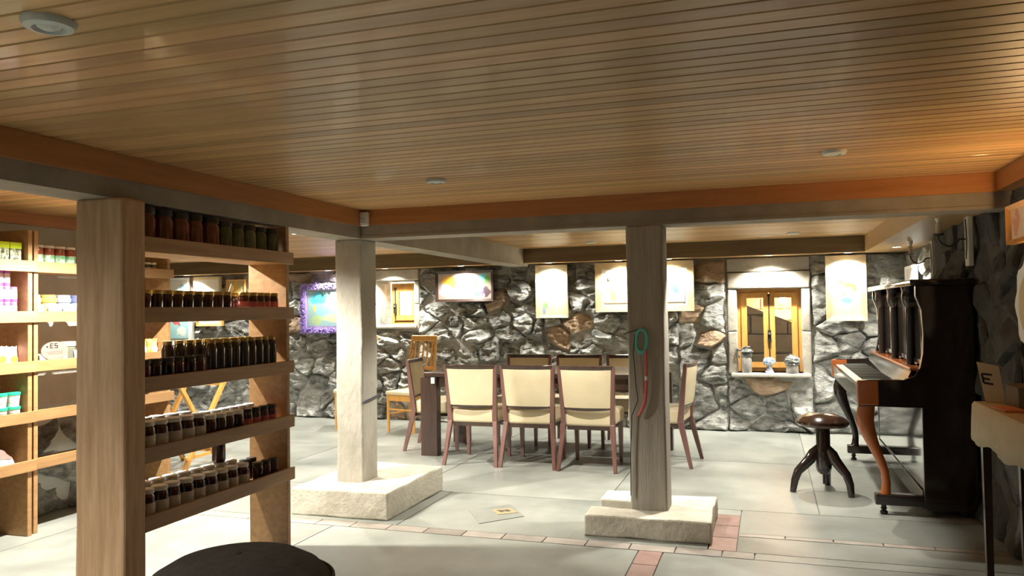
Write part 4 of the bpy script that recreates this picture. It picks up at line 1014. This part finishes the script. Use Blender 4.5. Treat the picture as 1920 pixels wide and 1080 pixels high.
picture('flower_painting', 'tall cream framed painting of orange and green flowers near the piano', 0.605, 1.01, 1.23, 1.935, 0.055, cream_f,
        painting('art_flowers', (0.58, 0.54, 0.42), [(0.0, 0.02, 0.13, 0.26, (0.62, 0.61, 0.54)), (-0.05, 0.06, 0.05, 0.03, (0.70, 0.30, 0.10)), (0.03, 0.03, 0.06, 0.035, (0.72, 0.40, 0.08)), (0.09, 0.01, 0.03, 0.05, (0.65, 0.22, 0.08)), (0.10, 0.08, 0.03, 0.05, (0.45, 0.62, 0.40)),
                                  (-0.08, -0.10, 0.05, 0.05, (0.42, 0.66, 0.34)), (0.0, -0.14, 0.05, 0.04, (0.20, 0.62, 0.45)), (-0.03, -0.06, 0.03, 0.02, (0.75, 0.5, 0.2))], wob=0.08, nscale=14))
picture('tall_painting', 'tall narrow pale painting with a small green figure, left of the wide painting', -2.665, -2.27, 1.30, 1.935, 0.03, cream_f,
        painting('art_pale', (0.58, 0.56, 0.42), [(0.04, 0.05, 0.10, 0.20, (0.62, 0.60, 0.52)), (-0.08, -0.17, 0.045, 0.05, (0.25, 0.62, 0.20)), (-0.10, -0.23, 0.03, 0.05, (0.30, 0.36, 0.5)), (-0.09, -0.06, 0.04, 0.10, (0.72, 0.64, 0.30))], wob=0.08))
picture('wide_painting', 'wide cream framed painting partly hidden by the timber column', -1.93, -0.79, 1.36, 1.94, 0.075, cream_f,
        painting('art_wide', (0.56, 0.52, 0.43), [(-0.36, 0.0, 0.05, 0.2, (0.66, 0.58, 0.18)), (-0.22, 0.05, 0.1, 0.15, (0.56, 0.48, 0.3)), (0.0, 0.0, 0.14, 0.04, (0.70, 0.12, 0.25)), (0.02, -0.08, 0.06, 0.07, (0.72, 0.42, 0.10)), (0.15, 0.02, 0.08, 0.1, (0.7, 0.4, 0.1)), (0.16, -0.05, 0.06, 0.07, (0.15, 0.2, 0.6)), (0.2, -0.12, 0.04, 0.06, (0.75, 0.6, 0.1)), (0.36, 0.03, 0.05, 0.13, (0.10, 0.55, 0.58)), (0.36, -0.12, 0.04, 0.05, (0.5, 0.68, 0.66))], wob=0.1), mat_w=0.03)
picture('abstract_painting', 'low wide colourful abstract painting in a dark frame', -3.985, -3.21, 1.515, 1.90, 0.032, walnut_m,
        painting('art_abstract', (0.45, 0.38, 0.34), [(-0.2, 0.06, 0.1, 0.09, (0.75, 0.42, 0.05)), (-0.27, -0.05, 0.08, 0.08, (0.75, 0.66, 0.7)), (-0.14, -0.09, 0.08, 0.05, (0.35, 0.25, 0.6)), (0.0, 0.02, 0.11, 0.16, (0.62, 0.55, 0.42)), (0.16, 0.03, 0.06, 0.06, (0.75, 0.35, 0.08)), (0.2, -0.07, 0.08, 0.05, (0.25, 0.2, 0.5)), (0.15, -0.09, 0.05, 0.04, (0.15, 0.5, 0.25)), (0.25, 0.1, 0.08, 0.05, (0.2, 0.62, 0.66)), (0.31, 0.06, 0.05, 0.06, (0.2, 0.5, 0.12)), (0.29, -0.07, 0.06, 0.06, (0.10, 0.07, 0.08))], wob=0.16, nscale=10))
purple_m = mat('purple_fringe', (0.22, 0.13, 0.55), 0.7, scale=30, col2=(0.48, 0.38, 0.80), bump=1.0, bscale=60)
pp = picture('purple_framed_painting', 'bright landscape painting in a fringed purple frame beside the concrete column', -5.95, -5.22, 1.13, 1.79, 0.075, purple_m,
        painting('art_sea', (0.36, 0.58, 0.58), [(-0.1, 0.13, 0.14, 0.09, (0.10, 0.55, 0.72)), (-0.05, -0.02, 0.13, 0.07, (0.30, 0.62, 0.75)), (0.1, 0.1, 0.1, 0.08, (0.82, 0.82, 0.74)), (-0.12, -0.15, 0.1, 0.07, (0.50, 0.68, 0.35)), (0.1, -0.13, 0.14, 0.06, (0.78, 0.74, 0.45)), (-0.17, 0.0, 0.03, 0.05, (0.7, 0.6, 0.2))], wob=0.12), mat_w=0.02, fd=0.06)
# fringe tufts: many tiny loops around the frame, one mass
fm = MB(); rf = random.Random(3)
for k in range(420):
    s_ = rf.random(); side = rf.randrange(4); hw, hh = 0.365 - 0.035, 0.33 - 0.035
    px, pz = ((-hw + 2 * hw * s_, hh), (-hw + 2 * hw * s_, -hh), (-hw, -hh + 2 * hh * s_), (hw, -hh + 2 * hh * s_))[side]
    px += rf.uniform(-0.035, 0.035); pz += rf.uniform(-0.035, 0.035)
    q = Vector((px, -0.052, pz)); d = Vector((rf.uniform(-1, 1), -0.6, rf.uniform(-1, 1))).normalized()
    fm.tube([q, q + d * 0.016, q + d * 0.028], [0.007, 0.008, 0.003], 5)
fo = obj('fringe', fm, purple_m, pp, smooth=True); fo['kind'] = 'stuff'
# pictures at the far left, seen through the display shelf
picture('left_painting', 'bright pale painting seen between the upper display shelves', -7.70, -7.25, 1.62, 1.93, 0.035, cream_f, painting('art_l1', (0.84, 0.82, 0.74), [(0.05, 0, 0.1, 0.06, (0.85, 0.82, 0.72))]))
picture('left_painting', 'aqua and red painting with white mount seen between the middle display shelves', -8.22, -7.72, 0.98, 1.45, 0.03, white_m,
        painting('art_l2', (0.35, 0.62, 0.64), [(-0.05, 0.05, 0.08, 0.04, (0.6, 0.12, 0.12)), (0.06, -0.05, 0.08, 0.06, (0.75, 0.78, 0.72))]), mat_w=0.06)
picture('left_painting', 'small white painting with dark frame foot seen between the middle display shelves', -7.66, -7.22, 1.24, 1.52, 0.03, oak_m, painting('art_l3', (0.82, 0.74, 0.70), [(0, 0, 0.1, 0.05, (0.8, 0.55, 0.5))]))
picture('left_painting', 'pale blue edged painting at the left end, seen between the upper display shelves', -8.2, -7.80, 1.60, 1.93, 0.025, white_m, painting('art_l4', (0.80, 0.80, 0.76), [(0.1, 0, 0.05, 0.1, (0.2, 0.45, 0.6))]))
picture('left_painting', 'small golden flame-like painting right of the pale one, seen through the display shelf', -7.15, -6.85, 1.60, 1.88, 0.02, oak_m, painting('art_l5', (0.5, 0.4, 0.2), [(0, 0, 0.06, 0.1, (0.8, 0.5, 0.1))]))

# pictures on the right wall (their planes face -x)
def side_picture(name, label, xw, y0, y1, z0, z1, fw, frame_m, art):
    t = picture(name, label, -(y1 - y0) / 2, (y1 - y0) / 2, -(z1 - z0) / 2, (z1 - z0) / 2, fw, frame_m, art, 0.0)
    t.location = (xw, (y0 + y1) / 2, (z0 + z1) / 2); t.rotation_euler = (0, 0, rad(-90)); return t
side_picture('side_painting', 'narrow white painting on the lit right wall beyond the candle sconce', 1.385, 8.35, 8.85, 1.42, 1.78, 0.03, white_m, painting('art_r1', (0.84, 0.82, 0.82), [(0, 0, 0.05, 0.05, (0.7, 0.5, 0.6))]))
side_picture('side_painting', 'orange and cream painting at the right picture edge high on the wall', 1.235, 4.2, 4.68, 1.70, 1.90, 0.025, oak_m, painting('art_r2', (0.80, 0.62, 0.45), [(-0.15, 0, 0.06, 0.05, (0.75, 0.3, 0.15)), (0.05, 0.02, 0.1, 0.05, (0.8, 0.7, 0.5))]))
# scalloped white wall ornament at the right edge
so_ = thing('scalloped_panel', 'white panel with a scalloped edge at the right picture edge', 'ornament', (1.23, 4.39, 1.385))
pts = []
for k in range(40):
    a = 2 * math.pi * k / 40; rr = 1 + 0.07 * math.cos(a * 9)
    pts.append((0.245 * rr * math.cos(a), 0.24 * rr * math.sin(a)))
obj('panel', MB().prism(pts, 'x', -0.012, 0.012), white_m, so_)
obj('inner_ring', MB().lathe([(0.13, -0.02), (0.15, -0.024), (0.17, -0.012)], 28, (0, 0, 0), 'x'), gold_m, so_, smooth=True)

# ------------------------------------------------------------------ CANDLE SCONCES
def sconce(label, xw, y, zc, hh, plank_m):
    t = thing('candle_sconce', label, 'sconce', (xw, y, zc), group='candle sconces on the right wall')
    obj('back_board', MB().rbox((-0.03, -0.05, -hh), (0.0, 0.05, hh), 0.005, 1), plank_m, t)
    dia = [(0.0, -0.13), (0.022, -0.06), (0.03, 0.0), (0.022, 0.06), (0.0, 0.13), (-0.022, 0.06), (-0.03, 0.0), (-0.022, -0.06)]
    obj('iron_plate', MB().prism(dia, 'x', -0.036, -0.03), iron_m, t)
    arm = obj('arm', MB().tube([(-0.034, 0, 0.0), (-0.07, 0, 0.0), (-0.09, 0, -0.03), (-0.13, 0, -0.045), (-0.17, 0, -0.03), (-0.19, 0, 0.0), (-0.19, 0, 0.03)], 0.0065, 8), iron_m, t, smooth=True)
    obj('drip_cup', MB().lathe([(0.012, 0.028), (0.034, 0.034), (0.036, 0.04), (0.02, 0.042)], 16, (-0.19, 0, 0)), iron_m, arm, smooth=True)
    cdl = obj('candle', MB().lathe([(0.016, 0.042), (0.016, 0.11), (0.014, 0.112)], 14, (-0.19, 0, 0)), mat('candle_wax', (0.55, 0.48, 0.36), 0.5), t, smooth=True)
    obj('bulb', MB().lathe([(0.008, 0.112), (0.019, 0.135), (0.021, 0.15), (0.012, 0.185), (0.002, 0.21)], 14, (-0.19, 0, 0)), mat('opal_bulb', (0.72, 0.74, 0.68), 0.25, var=0.03), cdl, smooth=True)
    return t
plank_m = mat('limed_plank', (0.58, 0.56, 0.48), 0.6, scale=4, stretch=(6, 6, 0.8), col2=(0.72, 0.70, 0.62))
sconce('white candle sconce on a pale plank on the lit right wall beyond the piano', 1.40, 7.62, 1.80, 0.15, plank_m)
sconce('white candle sconce on a pale plank in the dark above the piano', 1.262, 5.70, 1.815, 0.175, plank_m)

# ------------------------------------------------------------------ FIGURINES ON THE SILL
ceramic_m = mat('dark_glazed_ceramic', (0.05, 0.06, 0.06), 0.22, scale=18, col2=(0.34, 0.37, 0.36), sharp=0.05, coat=0.4)
blue_m = mat('blue_white_ceramic', (0.12, 0.22, 0.46), 0.25, scale=22, col2=(0.74, 0.78, 0.78), sharp=0.12, coat=0.4)
grey_c = mat('grey_ceramic', (0.26, 0.25, 0.23), 0.5, scale=20, col2=(0.40, 0.39, 0.36), bump=0.3)
ZS = 0.655; YS = YB - 0.06
def lumpy(mb, amp, fr):
    mb.v = [tuple(Vector(p) + mnoise.noise_vector(Vector(p) * fr) * amp * min(1, max(0, (p[2] - 0.02) * 20))) for p in mb.v]; return mb
fg = thing('ceramic_bottle', 'tall grey ceramic bottle with ruffled dark neck on the window sill', 'figurine', (-0.235, YS, ZS))
obj('body', MB().lathe([(0.048, 0), (0.054, 0.01), (0.055, 0.08), (0.054, 0.155), (0.045, 0.175)], 20), grey_c, fg, smooth=True)
obj('ruffled_neck', lumpy(MB().lathe([(0.05, 0.172), (0.062, 0.195), (0.05, 0.22), (0.068, 0.245), (0.045, 0.27), (0.055, 0.29), (0.02, 0.30)], 18), 0.022, 22), ceramic_m, fg, smooth=True)
obj('handle', MB().tube([(-0.05, 0, 0.25), (-0.10, 0, 0.265), (-0.105, 0, 0.22), (-0.075, 0, 0.17)], [0.014, 0.018, 0.016, 0.01], 8), ceramic_m, fg, smooth=True)
fg = thing('ceramic_tree', 'small blue and white mushroom-shaped ceramic figure in the middle of the sill', 'figurine', (0.005, YS, ZS))
obj('foot', lumpy(MB().lathe([(0.055, 0), (0.05, 0.015), (0.028, 0.05), (0.024, 0.08), (0.03, 0.095)], 18), 0.012, 26), blue_m, fg, smooth=True)
obj('crown', lumpy(MB().lathe([(0.025, 0.088), (0.06, 0.105), (0.068, 0.13), (0.055, 0.16), (0.02, 0.175)], 18), 0.02, 26), blue_m, fg, smooth=True)
fg = thing('ceramic_bust', 'dark glazed ceramic head with a wrapped turban at the right of the sill', 'figurine', (0.245, YS, ZS))
obj('neck', MB().lathe([(0.062, 0), (0.068, 0.012), (0.066, 0.05), (0.06, 0.075), (0.055, 0.09)], 20), grey_c, fg, smooth=True)
obj('turban', lumpy(MB().lathe([(0.055, 0.085), (0.075, 0.10), (0.068, 0.118), (0.08, 0.132), (0.07, 0.155), (0.072, 0.168), (0.05, 0.19), (0.02, 0.20)], 20), 0.014, 20), ceramic_m, fg, smooth=True)
obj('wrap', MB().tube([(0.075 * math.cos(a), 0.075 * math.sin(a), 0.11 + 0.02 * math.sin(a * 2) + 0.006 * a) for a in [k * 0.3 for k in range(26)]], 0.009, 7), ceramic_m, fg, smooth=True)

# ------------------------------------------------------------------ RIGHT FOREGROUND TABLE
TX, TY, TZ = 1.105, 4.07, 0.895
rt = thing('side_table', 'dark narrow table covered with a cream cloth at the right picture edge', 'table', (TX, TY, 0))
obj('tabletop', MB().box((-0.11, -0.47, TZ - 0.03), (0.11, 0.45, TZ)), piano_m, rt)
for (a, b) in ((-0.08, 0.40), (0.08, 0.40), (-0.08, -0.42), (0.08, -0.42)):
    obj('leg', MB().bar((a, b, 0), (a, b, TZ - 0.03), 0.03, 0.03, (0.04, 0.04)), walnut_m, rt)
obj('apron', MB().box((-0.09, -0.44, TZ - 0.13), (0.09, 0.42, TZ - 0.03)), walnut_m, rt)
cm = mat('cream_cloth', (0.50, 0.42, 0.28), 0.8, scale=6, col2=(0.60, 0.52, 0.37), bump=0.2)
vs = []; fs = []; ny = 24
prof_c = [(0.105, TZ + 0.002), (-0.06, TZ + 0.002), (-0.112, TZ + 0.002), (-0.121, TZ - 0.012), (-0.125, TZ - 0.09), (-0.128, TZ - 0.185)]
for j in range(ny + 1):
    yy = -0.48 + 0.945 * j / ny
    for i, (px, pz) in enumerate(prof_c):
        fold = 0.008 * math.sin(j * 1.3) * max(0, i - 2) / 3
        vs.append((px - abs(fold), yy, pz + (0.015 * math.sin(j * 0.55) if i == 5 else 0)))
for j in range(ny):
    for i in range(5):
        a = j * 6 + i; fs.append((a, a + 1, a + 7, a + 6))
cth = thing('tablecloth', 'cream cloth hanging over the front edge of the dark side table', 'cloth', (TX, TY, 0))
co = obj('cloth', MB().add(vs, fs), cm, cth, smooth=True); sd = co.modifiers.new('solid', 'SOLIDIFY'); sd.thickness = 0.002; sd.offset = 1
zt = TZ + 0.0045
cd = thing('lettered_card', 'cream card with a dark letter standing on the side table', 'card', (1.03, 4.47, zt), rad(-8))
obj('card', MB().prism([(0.0, 0.0), (0.085, 0.0), (0.06, 0.185), (-0.035, 0.205)], 'y', -0.004, 0.004), cm, cd)
mbk = MB()
for (a, b, c, d) in ((-0.006, 0.10, -0.014, 0.145), (-0.014, 0.145, 0.03, 0.14), (-0.008, 0.123, 0.02, 0.117), (-0.006, 0.10, 0.035, 0.093)):
    dv = Vector((c - a, d - b)).normalized(); nv = Vector((-dv.y, dv.x)) * 0.005
    mbk.prism([(a + nv.x, b + nv.y), (c + nv.x, d + nv.y), (c - nv.x, d - nv.y), (a - nv.x, b - nv.y)], 'y', -0.0052, -0.004)
obj('lettering', mbk, ink_m, cd)
bx_ = thing('brown_box', 'dull brown box behind the lettered card on the side table', 'box', (1.15, 4.30, zt))
obj('carton', MB().box((-0.05, -0.11, 0), (0.05, 0.10, 0.10)), mat('brown_carton', (0.16, 0.12, 0.075), 0.8), bx_, bevel=0.004)
obj('flap', MB().prism([(-0.052, 0.095), (0.052, 0.103), (0.052, 0.108), (-0.052, 0.102)], 'y', -0.112, 0.102), mat('brown_carton', (0.16, 0.12, 0.075)), bx_)
ob = thing('orange_booklet', 'orange booklet lying on the cloth of the side table', 'booklet', (1.05, 4.16, zt), rad(6))
obj('cover', MB().box((-0.045, -0.09, 0), (0.045, 0.09, 0.012)), mat('orange_card', (0.62, 0.22, 0.08), 0.6), ob)
obj('pages', MB().box((-0.043, -0.088, 0.0015), (0.0465, 0.088, 0.0105)), paper_m, ob)

# ------------------------------------------------------------------ FOREGROUND POUF
po = thing('round_pouf', 'dark round pouf in the foreground under the jar shelf', 'pouf', (-2.02, 2.62, 0))
obj('cushion', MB().lathe([(0.30, 0.0), (0.36, 0.02), (0.385, 0.12), (0.385, 0.26), (0.37, 0.33), (0.32, 0.385), (0.25, 0.425), (0.17, 0.445), (0.08, 0.452), (0.001, 0.453)], 48), dark_m, po, smooth=True)
obj('piping', MB().tube([(0.372 * math.cos(a), 0.372 * math.sin(a), 0.335) for a in [2 * math.pi * k / 48 for k in range(49)]], 0.008, 6), dark_m, po, smooth=True)
obj('button', MB().lathe([(0.02, 0.448), (0.016, 0.458), (0.002, 0.46)], 14), dark_m, po, smooth=True)
